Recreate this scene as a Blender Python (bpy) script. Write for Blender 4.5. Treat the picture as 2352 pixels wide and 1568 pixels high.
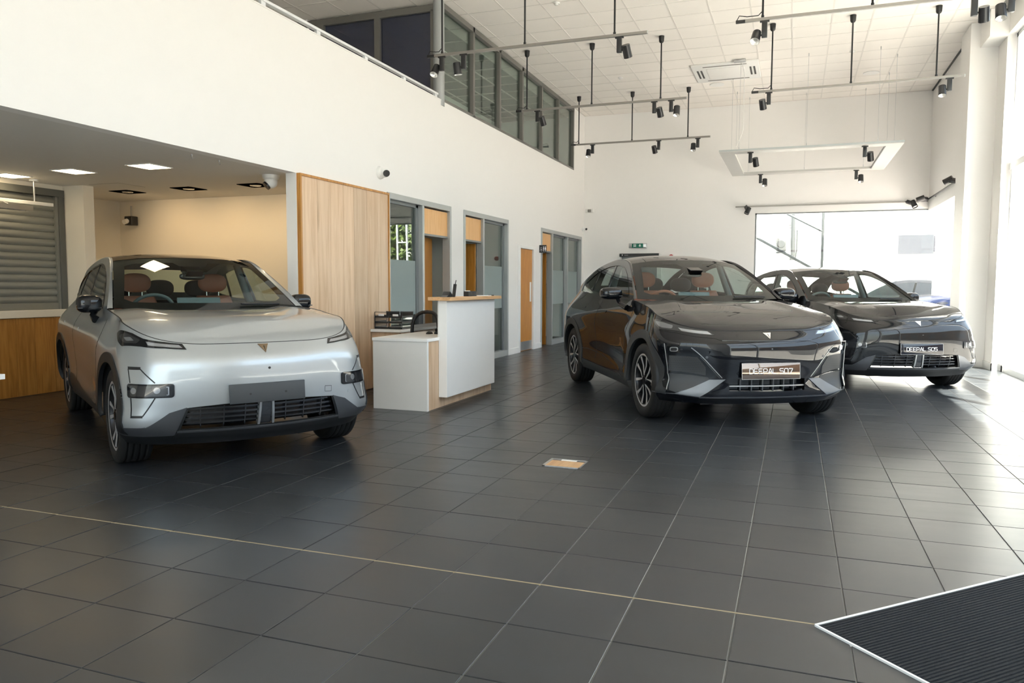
import bpy, bmesh, math, random
import numpy as np
from mathutils import Vector, Matrix
from mathutils.geometry import delaunay_2d_cdt

for _o in list(bpy.data.objects):
    bpy.data.objects.remove(_o, do_unlink=True)
SC = bpy.context.scene
COL = SC.collection
PI = math.pi
random.seed(7)

# ------------------------------------------------------------------ camera
CAM_H = 1.33
F_PX, YAW, PITCH, ROLL = 1754.23, 0.353220, 0.07319, -0.003047


def cam_axes():
    cy, sy, cp, sp = math.cos(YAW), math.sin(YAW), math.cos(PITCH), math.sin(PITCH)
    f = Vector((-sy * cp, cy * cp, -sp))
    r = Vector((cy, sy, 0))
    d = f.cross(r)
    cr, sr = math.cos(ROLL), math.sin(ROLL)
    return r * cr + d * sr, d * cr - r * sr, f


_r, _d, _f = cam_axes()
cam_data = bpy.data.cameras.new('camera')
cam_data.sensor_width = 36.0
cam_data.lens = 36.0 * F_PX / 2352.0
cam_data.clip_start, cam_data.clip_end = 0.05, 500
cam = bpy.data.objects.new('camera', cam_data)
cam.matrix_world = Matrix(((_r.x, -_d.x, -_f.x, 0), (_r.y, -_d.y, -_f.y, 0), (_r.z, -_d.z, -_f.z, CAM_H), (0, 0, 0, 1)))
COL.objects.link(cam)
SC.camera = cam


def project(p):
    v = Vector(p) - Vector((0, 0, CAM_H))
    z = v.dot(_f)
    if z < 0.05:
        return None
    return (1176 + v.dot(_r) / z * F_PX, 784 + v.dot(_d) / z * F_PX)


# ------------------------------------------------------------------ sky, sun, exposure
SUN_DIR = Vector((0.49, -0.87, 1.67)).normalized()      # towards the sun
world = bpy.data.worlds.new('sky')
SC.world = world
world.use_nodes = True
wn, wl = world.node_tree.nodes, world.node_tree.links
wn.clear()
w_out = wn.new('ShaderNodeOutputWorld')
w_bg = wn.new('ShaderNodeBackground')
w_sky = wn.new('ShaderNodeTexSky')
w_sky.sky_type = 'NISHITA'
w_sky.sun_disc = False
w_sky.sun_elevation = math.asin(SUN_DIR.z)
w_sky.sun_rotation = math.atan2(SUN_DIR.x, SUN_DIR.y)
w_sky.air_density, w_sky.dust_density, w_sky.ozone_density = 1.0, 2.5, 1.0
w_mix = wn.new('ShaderNodeMix')
w_mix.data_type = 'RGBA'
w_mix.inputs[0].default_value = 0.45                      # thin bright cloud over the blue
wl.new(w_sky.outputs[0], w_mix.inputs[6])
w_mix.inputs[7].default_value = (4.7, 4.9, 5.2, 1)
wl.new(w_mix.outputs[2], w_bg.inputs[0])
w_bg.inputs[1].default_value = 0.68
wl.new(w_bg.outputs[0], w_out.inputs[0])

sun_l = bpy.data.lights.new('sun', 'SUN')
sun_l.energy = 85.0
sun_l.angle = math.radians(0.55)
sun_l.color = (1.0, 0.89, 0.79)
sun = bpy.data.objects.new('sun', sun_l)
sun.rotation_euler = (-SUN_DIR).to_track_quat('-Z', 'Y').to_euler()
sun.location = (20, -30, 40)
COL.objects.link(sun)

SC.view_settings.view_transform = 'Standard'
SC.view_settings.look = 'None'
SC.view_settings.gamma = 1.0
SC.view_settings.use_curve_mapping = False
SC.view_settings.exposure = 0.38
SC.cycles.diffuse_bounces = 5
SC.cycles.glossy_bounces = 4
SC.cycles.transparent_max_bounces = 14
SC.cycles.max_bounces = 9
SC.cycles.sample_clamp_indirect = 12.0

# ------------------------------------------------------------------ materials
MATS = {}


def srgb(h):
    if isinstance(h, str):
        h = h.lstrip('#')
        c = [int(h[i:i + 2], 16) / 255 for i in (0, 2, 4)]
        return tuple((v / 12.92 if v <= 0.04045 else ((v + 0.055) / 1.055) ** 2.4) for v in c)
    return tuple(h)


def mat(name, color, rough=0.5, metal=0.0, coat=0.0, spec=0.5, var=0.0, vscale=8.0, bump=0.0, bscale=60.0, coat_rough=0.03, stretch=None):
    """Principled material with a procedural noise that varies its colour and relief."""
    m = bpy.data.materials.new(name)
    m.use_nodes = True
    n, l = m.node_tree.nodes, m.node_tree.links
    b = n['Principled BSDF']
    c = srgb(color)
    b.inputs['Base Color'].default_value = (*c, 1)
    b.inputs['Roughness'].default_value = rough
    b.inputs['Metallic'].default_value = metal
    b.inputs['Coat Weight'].default_value = coat
    b.inputs['Coat Roughness'].default_value = coat_rough
    b.inputs['Specular IOR Level'].default_value = spec
    tc = n.new('ShaderNodeTexCoord')
    mp = n.new('ShaderNodeMapping')
    if stretch:
        mp.inputs['Scale'].default_value = stretch
    l.new(tc.outputs['Object'], mp.inputs[0])
    nz = n.new('ShaderNodeTexNoise')
    nz.inputs['Scale'].default_value = vscale
    nz.inputs['Detail'].default_value = 4
    l.new(mp.outputs[0], nz.inputs['Vector'])
    mx = n.new('ShaderNodeMix')
    mx.data_type = 'RGBA'
    l.new(nz.outputs['Fac'], mx.inputs[0])
    v = var if var else 0.015
    mx.inputs[6].default_value = (*[max(0, x * (1 - v)) for x in c], 1)
    mx.inputs[7].default_value = (*[min(1, x * (1 + v)) for x in c], 1)
    l.new(mx.outputs[2], b.inputs['Base Color'])
    if bump:
        nb = n.new('ShaderNodeTexNoise')
        nb.inputs['Scale'].default_value = bscale
        l.new(mp.outputs[0], nb.inputs['Vector'])
        bp = n.new('ShaderNodeBump')
        bp.inputs['Strength'].default_value = bump
        bp.inputs['Distance'].default_value = 0.01
        l.new(nb.outputs['Fac'], bp.inputs['Height'])
        l.new(bp.outputs[0], b.inputs['Normal'])
    MATS[name] = m
    return m


def mat_wood(name, dark, light, axis='z', scale=1.0, rough=0.45, knots=0.3):
    """Board with long grain along an axis, differing from board to board."""
    m = bpy.data.materials.new(name)
    m.use_nodes = True
    n, l = m.node_tree.nodes, m.node_tree.links
    b = n['Principled BSDF']
    b.inputs['Roughness'].default_value = rough
    tc = n.new('ShaderNodeTexCoord')
    oi = n.new('ShaderNodeObjectInfo')
    ad = n.new('ShaderNodeVectorMath')
    ad.operation = 'MULTIPLY_ADD'
    l.new(oi.outputs['Random'], ad.inputs[0])
    ad.inputs[1].default_value = (13, 7, 29)
    l.new(tc.outputs['Object'], ad.inputs[2])
    mp = n.new('ShaderNodeMapping')
    s = {'x': (0.6, 9, 9), 'y': (9, 0.6, 9), 'z': (9, 9, 0.6)}[axis]
    mp.inputs['Scale'].default_value = tuple(v * scale for v in s)
    l.new(ad.outputs[0], mp.inputs[0])
    nz = n.new('ShaderNodeTexNoise')
    nz.inputs['Scale'].default_value = 2.2
    nz.inputs['Detail'].default_value = 8
    nz.inputs['Roughness'].default_value = 0.62
    nz.inputs['Distortion'].default_value = 0.7
    l.new(mp.outputs[0], nz.inputs['Vector'])
    rp = n.new('ShaderNodeValToRGB')
    d, g = srgb(dark), srgb(light)
    rp.color_ramp.elements[0].position = 0.25
    rp.color_ramp.elements[0].color = (*d, 1)
    rp.color_ramp.elements[1].position = 0.62
    rp.color_ramp.elements[1].color = (*g, 1)
    l.new(nz.outputs['Fac'], rp.inputs[0])
    kn = n.new('ShaderNodeTexNoise')
    kn.inputs['Scale'].default_value = 1.1
    mp2 = n.new('ShaderNodeMapping')
    s2 = {'x': (0.7, 4, 4), 'y': (4, 0.7, 4), 'z': (4, 4, 0.7)}[axis]
    mp2.inputs['Scale'].default_value = s2
    l.new(ad.outputs[0], mp2.inputs[0])
    l.new(mp2.outputs[0], kn.inputs['Vector'])
    kr = n.new('ShaderNodeValToRGB')
    kr.color_ramp.elements[0].position = 0.64
    kr.color_ramp.elements[0].color = (1, 1, 1, 1)
    kr.color_ramp.elements[1].position = 0.74
    kv = 1 - knots
    kr.color_ramp.elements[1].color = (kv, kv * 0.92, kv * 0.82, 1)
    l.new(kn.outputs['Fac'], kr.inputs[0])
    mu = n.new('ShaderNodeMix')
    mu.data_type = 'RGBA'
    mu.blend_type = 'MULTIPLY'
    mu.inputs[0].default_value = 1
    l.new(rp.outputs[0], mu.inputs[6])
    l.new(kr.outputs[0], mu.inputs[7])
    hs = n.new('ShaderNodeHueSaturation')
    mr = n.new('ShaderNodeMapRange')
    mr.inputs[3].default_value = 0.86
    mr.inputs[4].default_value = 1.1
    l.new(oi.outputs['Random'], mr.inputs[0])
    l.new(mr.outputs[0], hs.inputs['Value'])
    l.new(mu.outputs[2], hs.inputs['Color'])
    l.new(hs.outputs[0], b.inputs['Base Color'])
    MATS[name] = m
    return m


def mat_glass(name, tint=(0.93, 0.97, 0.95), ior=1.5, rough=0.0, gloss=(1, 1, 1), gain=1.0):
    """Thin pane: mirror reflection by Fresnel, the rest passes straight through."""
    m = bpy.data.materials.new(name)
    m.use_nodes = True
    n, l = m.node_tree.nodes, m.node_tree.links
    n.clear()
    o = n.new('ShaderNodeOutputMaterial')
    mx = n.new('ShaderNodeMixShader')
    tr = n.new('ShaderNodeBsdfTransparent')
    tr.inputs[0].default_value = (*tint, 1)
    gl = n.new('ShaderNodeBsdfGlossy')
    gl.inputs['Roughness'].default_value = rough
    gl.inputs[0].default_value = (*gloss, 1)
    # Schlick reflectance, the same from both faces of the pane
    ge = n.new('ShaderNodeNewGeometry')
    dt = n.new('ShaderNodeVectorMath')
    dt.operation = 'DOT_PRODUCT'
    l.new(ge.outputs['Normal'], dt.inputs[0])
    l.new(ge.outputs['Incoming'], dt.inputs[1])
    ab = n.new('ShaderNodeMath')
    ab.operation = 'ABSOLUTE'
    l.new(dt.outputs['Value'], ab.inputs[0])
    iv = n.new('ShaderNodeMath')
    iv.operation = 'SUBTRACT'
    iv.inputs[0].default_value = 1.0
    iv.use_clamp = True
    l.new(ab.outputs[0], iv.inputs[1])
    pw = n.new('ShaderNodeMath')
    pw.operation = 'POWER'
    pw.inputs[1].default_value = 5.0
    l.new(iv.outputs[0], pw.inputs[0])
    ma = n.new('ShaderNodeMath')
    ma.operation = 'MULTIPLY_ADD'
    r0 = ((ior - 1) / (ior + 1)) ** 2
    ma.inputs[1].default_value = (1 - r0) * gain
    ma.inputs[2].default_value = r0 * gain
    l.new(pw.outputs[0], ma.inputs[0])
    l.new(ma.outputs[0], mx.inputs[0])
    l.new(tr.outputs[0], mx.inputs[1])
    l.new(gl.outputs[0], mx.inputs[2])
    l.new(mx.outputs[0], o.inputs[0])
    MATS[name] = m
    return m


def mat_frost(name, color, alpha):
    m = bpy.data.materials.new(name)
    m.use_nodes = True
    n, l = m.node_tree.nodes, m.node_tree.links
    n.clear()
    o = n.new('ShaderNodeOutputMaterial')
    mx = n.new('ShaderNodeMixShader')
    tr = n.new('ShaderNodeBsdfTransparent')
    df = n.new('ShaderNodeBsdfDiffuse')
    tl = n.new('ShaderNodeBsdfTranslucent')
    nz = n.new('ShaderNodeTexNoise')
    nz.inputs['Scale'].default_value = 300
    df.inputs[0].default_value = (*srgb(color), 1)
    tl.inputs[0].default_value = (*srgb(color), 1)
    m2 = n.new('ShaderNodeMixShader')
    m2.inputs[0].default_value = 0.4
    l.new(df.outputs[0], m2.inputs[1])
    l.new(tl.outputs[0], m2.inputs[2])
    mx.inputs[0].default_value = alpha
    l.new(tr.outputs[0], mx.inputs[1])
    l.new(m2.outputs[0], mx.inputs[2])
    l.new(mx.outputs[0], o.inputs[0])
    MATS[name] = m
    return m


def mat_emit(name, color, strength):
    m = bpy.data.materials.new(name)
    m.use_nodes = True
    n, l = m.node_tree.nodes, m.node_tree.links
    n.clear()
    o = n.new('ShaderNodeOutputMaterial')
    e = n.new('ShaderNodeEmission')
    e.inputs[0].default_value = (*color, 1)
    e.inputs[1].default_value = strength
    l.new(e.outputs[0], o.inputs[0])
    MATS[name] = m
    return m


def mat_tile(name, base, var=0.14, rough=0.36):
    """Slate floor tile: each tile its own tone, streaky cleft surface."""
    m = bpy.data.materials.new(name)
    m.use_nodes = True
    n, l = m.node_tree.nodes, m.node_tree.links
    b = n['Principled BSDF']
    b.inputs['Specular IOR Level'].default_value = 0.5
    oi = n.new('ShaderNodeObjectInfo')
    ge = n.new('ShaderNodeNewGeometry')
    mt = n.new('ShaderNodeMath')
    mt.operation = 'ADD'
    l.new(oi.outputs['Random'], mt.inputs[0])
    l.new(ge.outputs['Random Per Island'], mt.inputs[1])
    fc = n.new('ShaderNodeMath')
    fc.operation = 'FRACT'
    l.new(mt.outputs[0], fc.inputs[0])
    tc = n.new('ShaderNodeNewGeometry')
    nz = n.new('ShaderNodeTexNoise')
    nz.inputs['Scale'].default_value = 3.5
    nz.inputs['Detail'].default_value = 9
    nz.inputs['Roughness'].default_value = 0.65
    mp = n.new('ShaderNodeMapping')
    mp.inputs['Scale'].default_value = (0.7, 1.8, 1)
    l.new(tc.outputs['Position'], mp.inputs[0])
    l.new(mp.outputs[0], nz.inputs['Vector'])
    rp = n.new('ShaderNodeValToRGB')
    c = srgb(base)
    rp.color_ramp.elements[0].position = 0.3
    rp.color_ramp.elements[0].color = (*[v * (1 - var) for v in c], 1)
    rp.color_ramp.elements[1].position = 0.72
    rp.color_ramp.elements[1].color = (*[v * (1 + var) for v in c], 1)
    l.new(nz.outputs['Fac'], rp.inputs[0])
    hs = n.new('ShaderNodeHueSaturation')
    mr = n.new('ShaderNodeMapRange')
    mr.inputs[3].default_value = 0.86
    mr.inputs[4].default_value = 1.14
    l.new(fc.outputs[0], mr.inputs[0])
    l.new(mr.outputs[0], hs.inputs['Value'])
    l.new(rp.outputs[0], hs.inputs['Color'])
    l.new(hs.outputs[0], b.inputs['Base Color'])
    r2 = n.new('ShaderNodeMapRange')
    r2.inputs[3].default_value = rough - 0.05
    r2.inputs[4].default_value = rough + 0.09
    l.new(nz.outputs['Fac'], r2.inputs[0])
    l.new(r2.outputs[0], b.inputs['Roughness'])
    bp = n.new('ShaderNodeBump')
    bp.inputs['Strength'].default_value = 0.05
    bp.inputs['Distance'].default_value = 0.002
    l.new(nz.outputs['Fac'], bp.inputs['Height'])
    l.new(bp.outputs[0], b.inputs['Normal'])
    MATS[name] = m
    return m


mat('wall_white', (0.885, 0.87, 0.85), 0.6, var=0.01, bump=0.05, bscale=120)
mat('wall_white_dimmed', (0.82, 0.808, 0.785), 0.6, var=0.01, bump=0.05, bscale=120)  # wall white darkened to offset the strong light on the left wall
mat('wall_cream', (0.82, 0.77, 0.67), 0.6, var=0.012, bump=0.05, bscale=120)
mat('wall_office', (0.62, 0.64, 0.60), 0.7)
mat('soffit', (0.72, 0.70, 0.66), 0.65)
mat('ceiling_tile', (0.88, 0.84, 0.79), 0.85, var=0.04, vscale=1.2, bump=0.15, bscale=220)
mat('ceiling_grid', (0.74, 0.705, 0.66), 0.5)
mat('ceiling_void', (0.35, 0.34, 0.32), 0.8)
mat('grout', (0.15, 0.147, 0.14), 0.85, var=0.3, vscale=5)
mat('joint_tan', (0.30, 0.25, 0.16), 0.7, var=0.25, vscale=12)
mat_tile('slate', (0.028, 0.032, 0.037), 0.14, 0.29)
mat('skirting', (0.84, 0.84, 0.82), 0.35)
mat('frame_grey', (0.20, 0.215, 0.22), 0.38, metal=0.15)
mat('frame_light', (0.40, 0.42, 0.42), 0.35, metal=0.3)
mat('frame_brown', (0.175, 0.17, 0.155), 0.4, metal=0.2)
mat('frame_white', (0.75, 0.77, 0.78), 0.35)
mat_wood('oak', '#c3a07d', '#dcc0a2', 'z', 0.7, 0.42, 0.32)
mat_wood('oak_warm', '#8f5a22', '#c08a45', 'z', 1.0, 0.38, 0.35)
mat_wood('oak_top', '#b98a5c', '#d8b083', 'y', 1.2, 0.4, 0.2)
mat_wood('beech_panel', '#d39a58', '#e2b074', 'z', 1.6, 0.35, 0.05)
mat_wood('door_veneer', '#a86a22', '#c98a3a', 'z', 1.4, 0.3, 0.08)
mat('laminate_white', (0.88, 0.88, 0.87), 0.28)
mat('laminate_grey', (0.80, 0.79, 0.765), 0.4)
mat('shutter_grey', (0.25, 0.255, 0.235), 0.42, metal=0.25, var=0.05)
mat('shutter_frame', (0.12, 0.125, 0.115), 0.45, metal=0.2)
mat('black_plastic', (0.012, 0.012, 0.013), 0.42)
mat('black_satin', (0.02, 0.021, 0.023), 0.3)
mat('frame_panel', (0.52, 0.515, 0.49), 0.5)
mat('backing_navy', (0.05, 0.058, 0.09), 0.6)
mat('track_grey', (0.30, 0.285, 0.265), 0.35, metal=0.5)
mat('chrome', (0.75, 0.76, 0.77), 0.12, metal=1.0)
mat('steel', (0.55, 0.56, 0.57), 0.3, metal=0.9)
mat('white_plastic', (0.80, 0.80, 0.78), 0.35)
mat('red_paint', (0.42, 0.015, 0.02), 0.3)
mat('mat_fibre', (0.010, 0.013, 0.017), 0.95, var=0.7, vscale=90, bump=0.9, bscale=400)
mat('void_black', (0.004, 0.004, 0.004), 1.0, spec=0.0)
mat('rubber', (0.015, 0.015, 0.015), 0.75)
mat_glass('window_glass', (0.90, 0.94, 0.93), 1.5)
mat_glass('coated_glass', (0.93, 0.95, 0.95), 1.4, gain=0.3)
mat_glass('office_glass', (0.80, 0.87, 0.84), 1.62)
mat_glass('tinted_glass', (0.75, 0.78, 0.85), 1.6)
mat_frost('frosting', (0.55, 0.63, 0.62), 0.72)
mat_emit('lamp_warm', (1.0, 0.78, 0.48), 16.0)
mat('lamp_reflector', (0.85, 0.85, 0.83), 0.2, metal=0.6)
mat('asphalt', (0.055, 0.055, 0.055), 0.9, var=0.1, vscale=2)
mat('concrete', (0.25, 0.237, 0.225), 0.9, var=0.1, vscale=2)
mat('render_white', (0.80, 0.80, 0.78), 0.8)
mat('sign_blue', (0.018, 0.020, 0.027), 0.5)
mat('sign_green', (0.0, 0.16, 0.10), 0.4)
mat('print_white', (0.85, 0.85, 0.85), 0.5)
mat('carpet_brown', (0.10, 0.055, 0.03), 0.9)

# ------------------------------------------------------------------ mesh helpers


class MB:
    """Collects boxes, bars, tubes and turned shapes; build() links them as one mesh object."""

    def __init__(s):
        s.v, s.f, s.sm = [], [], []

    def add(s, vs, fs, smooth=False):
        o = len(s.v)
        s.v += [tuple(p) for p in vs]
        s.f += [tuple(i + o for i in f) for f in fs]
        s.sm += [smooth] * len(fs)
        return s

    def box(s, x0, x1, y0, y1, z0, z1):
        if x0 > x1: x0, x1 = x1, x0
        if y0 > y1: y0, y1 = y1, y0
        if z0 > z1: z0, z1 = z1, z0
        v = [(x, y, z) for z in (z0, z1) for y in (y0, y1) for x in (x0, x1)]
        return s.add(v, [(0, 2, 3, 1), (4, 5, 7, 6), (0, 1, 5, 4), (2, 6, 7, 3), (0, 4, 6, 2), (1, 3, 7, 5)])

    def rbox(s, x0, x1, y0, y1, z0, z1, r=0.01, n=3):
        """box with rounded vertical... all edges chamfered by r"""
        bm = bmesh.new()
        bmesh.ops.create_cube(bm, size=1)
        for v in bm.verts:
            v.co = ((x0 + x1) / 2 + v.co.x * (x1 - x0), (y0 + y1) / 2 + v.co.y * (y1 - y0), (z0 + z1) / 2 + v.co.z * (z1 - z0))
        bmesh.ops.bevel(bm, geom=bm.edges[:], offset=r, segments=n, profile=0.5, affect='EDGES')
        bm.verts.index_update()
        s.add([v.co[:] for v in bm.verts], [[v.index for v in f.verts] for f in bm.faces], True)
        bm.free()
        return s

    def obox(s, c, ax, ay, az, hx, hy, hz):
        c = Vector(c)
        v = [c + Vector(ax) * (i * hx) + Vector(ay) * (j * hy) + Vector(az) * (k * hz) for k in (-1, 1) for j in (-1, 1) for i in (-1, 1)]
        return s.add(v, [(0, 2, 3, 1), (4, 5, 7, 6), (0, 1, 5, 4), (2, 6, 7, 3), (0, 4, 6, 2), (1, 3, 7, 5)])

    def prism(s, poly, a0, a1, axis='z', smooth=False):
        """poly of 2D points extruded along an axis"""
        def P(p, a):
            return {'z': (p[0], p[1], a), 'y': (p[0], a, p[1]), 'x': (a, p[0], p[1])}[axis]
        n = len(poly)
        s.add([P(p, a0) for p in poly] + [P(p, a1) for p in poly], [(i, (i + 1) % n, n + (i + 1) % n, n + i) for i in range(n)], smooth)
        s.add([P(p, a0) for p in poly], [tuple(range(n))[::-1]])
        s.add([P(p, a1) for p in poly], [tuple(range(n))])
        return s

    def cyl(s, p0, p1, r, n=16, r2=None, caps=True):
        p0, p1 = Vector(p0), Vector(p1)
        r2 = r if r2 is None else r2
        d = (p1 - p0).normalized()
        a = d.orthogonal().normalized()
        b = d.cross(a)
        R0 = [p0 + (a * math.cos(t) + b * math.sin(t)) * r for t in [2 * PI * i / n for i in range(n)]]
        R1 = [p1 + (a * math.cos(t) + b * math.sin(t)) * r2 for t in [2 * PI * i / n for i in range(n)]]
        s.add(R0 + R1, [(i, (i + 1) % n, n + (i + 1) % n, n + i) for i in range(n)], True)
        if caps:
            s.add(R0, [tuple(range(n))[::-1]])
            s.add(R1, [tuple(range(n))])
        return s

    def tube(s, pts, r, n=8, caps=True):
        pts = [Vector(p) for p in pts]
        rings = []
        a = None
        for i, p in enumerate(pts):
            d = (pts[min(i + 1, len(pts) - 1)] - pts[max(i - 1, 0)]).normalized()
            a = d.orthogonal().normalized() if a is None else (a - d * a.dot(d)).normalized()
            b = d.cross(a)
            rr = r[i] if isinstance(r, (list, tuple)) else r
            rings.append([p + (a * math.cos(t) + b * math.sin(t)) * rr for t in [2 * PI * k / n for k in range(n)]])
        v = [q for R in rings for q in R]
        f = [(i * n + k, i * n + (k + 1) % n, (i + 1) * n + (k + 1) % n, (i + 1) * n + k) for i in range(len(pts) - 1) for k in range(n)]
        s.add(v, f, True)
        if caps:
            s.add(rings[0], [tuple(range(n))[::-1]])
            s.add(rings[-1], [tuple(range(n))])
        return s

    def lathe(s, prof, n=32, c=(0, 0, 0), axis='z', smooth=True, a0=0.0, a1=2 * PI):
        """prof: list of (radius, height)"""
        full = abs(a1 - a0 - 2 * PI) < 1e-6
        m = n if full else n + 1
        v = []
        for r, h in prof:
            for k in range(m):
                t = a0 + (a1 - a0) * k / n
                x, y = r * math.cos(t), r * math.sin(t)
                q = {'z': (x, y, h), 'y': (x, h, -y), 'x': (h, x, y)}[axis]
                v.append((c[0] + q[0], c[1] + q[1], c[2] + q[2]))
        f = []
        for i in range(len(prof) - 1):
            for k in range(n):
                k2 = (k + 1) % m
                f.append((i * m + k, i * m + k2, (i + 1) * m + k2, (i + 1) * m + k))
        return s.add(v, f, smooth)

    def sphere(s, c, r, n=16, m=10, sx=1, sy=1, sz=1):
        v, f = [], []
        for i in range(m + 1):
            th = PI * i / m
            for k in range(n):
                ph = 2 * PI * k / n
                v.append((c[0] + r * sx * math.sin(th) * math.cos(ph), c[1] + r * sy * math.sin(th) * math.sin(ph), c[2] + r * sz * math.cos(th)))
        for i in range(m):
            for k in range(n):
                f.append((i * n + k, i * n + (k + 1) % n, (i + 1) * n + (k + 1) % n, (i + 1) * n + k))
        return s.add(v, f, True)

    def mesh(s, name):
        me = bpy.data.meshes.new(name)
        me.from_pydata(s.v, [], s.f)
        me.polygons.foreach_set('use_smooth', s.sm)
        me.update()
        return me

    def build(s, name, material, parent=None, world=True, bevel=0.0):
        """world=True: coordinates are world ones; the object gets its origin at its base (or its parent's origin)."""
        off = Vector((0, 0, 0))
        if world and parent is not None:
            off = parent['_o'] if '_o' in parent else Vector((0, 0, 0))
            off = Vector(off)
        elif world and parent is None:
            a = np.array(s.v)
            lo, hi = a.min(0), a.max(0)
            off = Vector(((lo[0] + hi[0]) / 2, (lo[1] + hi[1]) / 2, lo[2]))
        if off.length > 0:
            s.v = [(p[0] - off.x, p[1] - off.y, p[2] - off.z) for p in s.v]
        me = s.mesh(name)
        o = bpy.data.objects.new(name, me)
        COL.objects.link(o)
        if material:
            me.materials.append(MATS[material] if isinstance(material, str) else material)
        if parent is not None:
            o.parent = parent
            if world:
                o['_o'] = tuple(off)
        elif world:
            o.location = off
            o['_o'] = tuple(off)
        if bevel:
            md = o.modifiers.new('bevel', 'BEVEL')
            md.width, md.segments, md.limit_method = bevel, 2, 'ANGLE'
            md.harden_normals = False
        return o


def tag(o, label=None, cat=None, group=None, kind=None):
    if label: o['label'] = label
    if cat: o['category'] = cat
    if group: o['group'] = group
    if kind: o['kind'] = kind
    return o


def thing(name, label, cat, loc=(0, 0, 0), rz=0.0, group=None):
    o = bpy.data.objects.new(name, None)
    o.empty_display_size = 0.1
    COL.objects.link(o)
    o.location = loc
    o.rotation_euler = (0, 0, rz)
    o['_o'] = tuple(loc)
    return tag(o, label, cat, group)


def struct(mb, name, material, label=None, parent=None, bevel=0.0):
    o = mb.build(name, material, parent, True, bevel)
    if parent is None:
        tag(o, label, name.split('_')[0], kind='structure')
    return o


def copy_tree(o, parent=None):
    c = o.copy()
    COL.objects.link(c)
    c.parent = parent
    for ch in list(o.children):
        copy_tree(ch, c)
    return c


def in_frame(pts, margin=30):
    q = [project(p) for p in pts]
    if any(v is None for v in q):
        return False
    xs, ys = [v[0] for v in q], [v[1] for v in q]
    return max(xs) > -margin and min(xs) < 2352 + margin and max(ys) > -margin and min(ys) < 1568 + margin


def area_px(pts):
    q = [project(p) for p in pts]
    if any(v is None for v in q):
        return 0
    return abs(sum(q[i][0] * q[(i + 1) % len(q)][1] - q[(i + 1) % len(q)][0] * q[i][1] for i in range(len(q)))) / 2
# ------------------------------------------------------------------ the room
XL, YB, ZC = -5.10, 19.12, 5.60          # left wall, back wall, ceiling
ZB = 2.54                                 # soffit of the alcove
XG = 3.15                                 # glazing line on the sunny side
YF = -5.0                                 # front wall line

# floor: grout bed, slate tiles
g = MB().box(-9.5, XG + 0.1, YF, YB, -0.12, -0.004)
floor = struct(g, 'floor', 'grout', 'dark slate tiled showroom floor')
TX, TY, X0, Y0 = 0.4203, 0.4240, -0.187, 3.160
JG = 0.0055


def tile_mesh(name, w, h, t, ch=0.0015):
    b = MB()
    x, y = w / 2, h / 2
    b.add([(-x, -y, -t), (x, -y, -t), (x, y, -t), (-x, y, -t), (-x, -y, -ch), (x, -y, -ch), (x, y, -ch), (-x, y, -ch),
           (-x + ch, -y + ch, 0), (x - ch, -y + ch, 0), (x - ch, y - ch, 0), (-x + ch, y - ch, 0)],
          [(0, 1, 5, 4), (1, 2, 6, 5), (2, 3, 7, 6), (3, 0, 4, 7), (4, 5, 9, 8), (5, 6, 10, 9), (6, 7, 11, 10), (7, 4, 8, 11), (8, 9, 10, 11)])
    return b


MATC = (0.115, 3.141)                     # corner of the entrance mat


def in_mat(x, y):
    dx, dy = x - MATC[0], y - MATC[1]
    return (dx + dy) > 0 and (dx - dy) > 0


cells = []
for i in range(-23, 9):
    for j in range(-21, 40):
        x0, x1, y0, y1 = X0 + i * TX, X0 + (i + 1) * TX, Y0 + j * TY, Y0 + (j + 1) * TY
        if x0 < -9.45 or x1 > XG + 0.35 or y0 < YF - 0.2 or y1 > YB + 0.4:
            continue
        pts = [(x0, y0, 0), (x1, y0, 0), (x1, y1, 0), (x0, y1, 0)]
        a = area_px(pts) if in_frame(pts, 0) else 0
        cells.append((a, (x0 + x1) / 2, (y0 + y1) / 2))
cells.sort(reverse=True)
tm = tile_mesh('slate_tile', TX - JG, TY - JG, 0.010)
tme = tm.mesh('slate_tile')
tme.materials.append(MATS['slate'])
fo = Vector(floor['_o'])
rt = random.Random(3)
for a, x, y in cells[:298]:
    o = bpy.data.objects.new('slate_tile', tme)
    COL.objects.link(o)
    o.parent = floor
    o.location = Vector((x, y, rt.uniform(-0.0006, 0.0006))) - fo
    o.rotation_euler = (rt.uniform(-.0012, .0012), rt.uniform(-.0012, .0012), 0)
rest = MB()
for a, x, y in cells[298:]:
    dz = rt.uniform(-0.0006, 0.0006)
    rest.add([(p[0] + x, p[1] + y, p[2] + dz) for p in tm.v], tm.f)
tag(rest.build('slate_tiles_beyond', 'slate', floor), kind='stuff')
MB().box(-9.4, XG, Y0 - 0.005, Y0 + 0.005, -0.004, 0.0008).build('expansion_joint', 'joint_tan', floor)

# left wall with three glazed openings and a door, bulkhead above, parapet of the gallery
W0 = XL - 0.13
w = MB()
for y0, y1, z0, z1 in ((7.05, 9.02, 0, ZB), (11.03, 11.52, 0, ZB), (13.60, 14.22, 0, ZB), (15.14, 15.60, 0, ZB), (18.88, YB, 0, ZB),
                       (14.22, 15.14, 2.12, ZB), (YF, YB, ZB, 4.12), (18.12, YB, 4.12, ZC)):
    w.box(W0, XL, y0, y1, z0, z1)
struct(w, 'wall_left', 'wall_white_dimmed', 'tall white wall along the gallery, with office openings below')
MB().box(W0 - 0.02, XL + 0.004, YF, 10.70, 4.12, 4.135).build('parapet_capping', 'wall_white_dimmed', bpy.data.objects['wall_left'])
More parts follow.
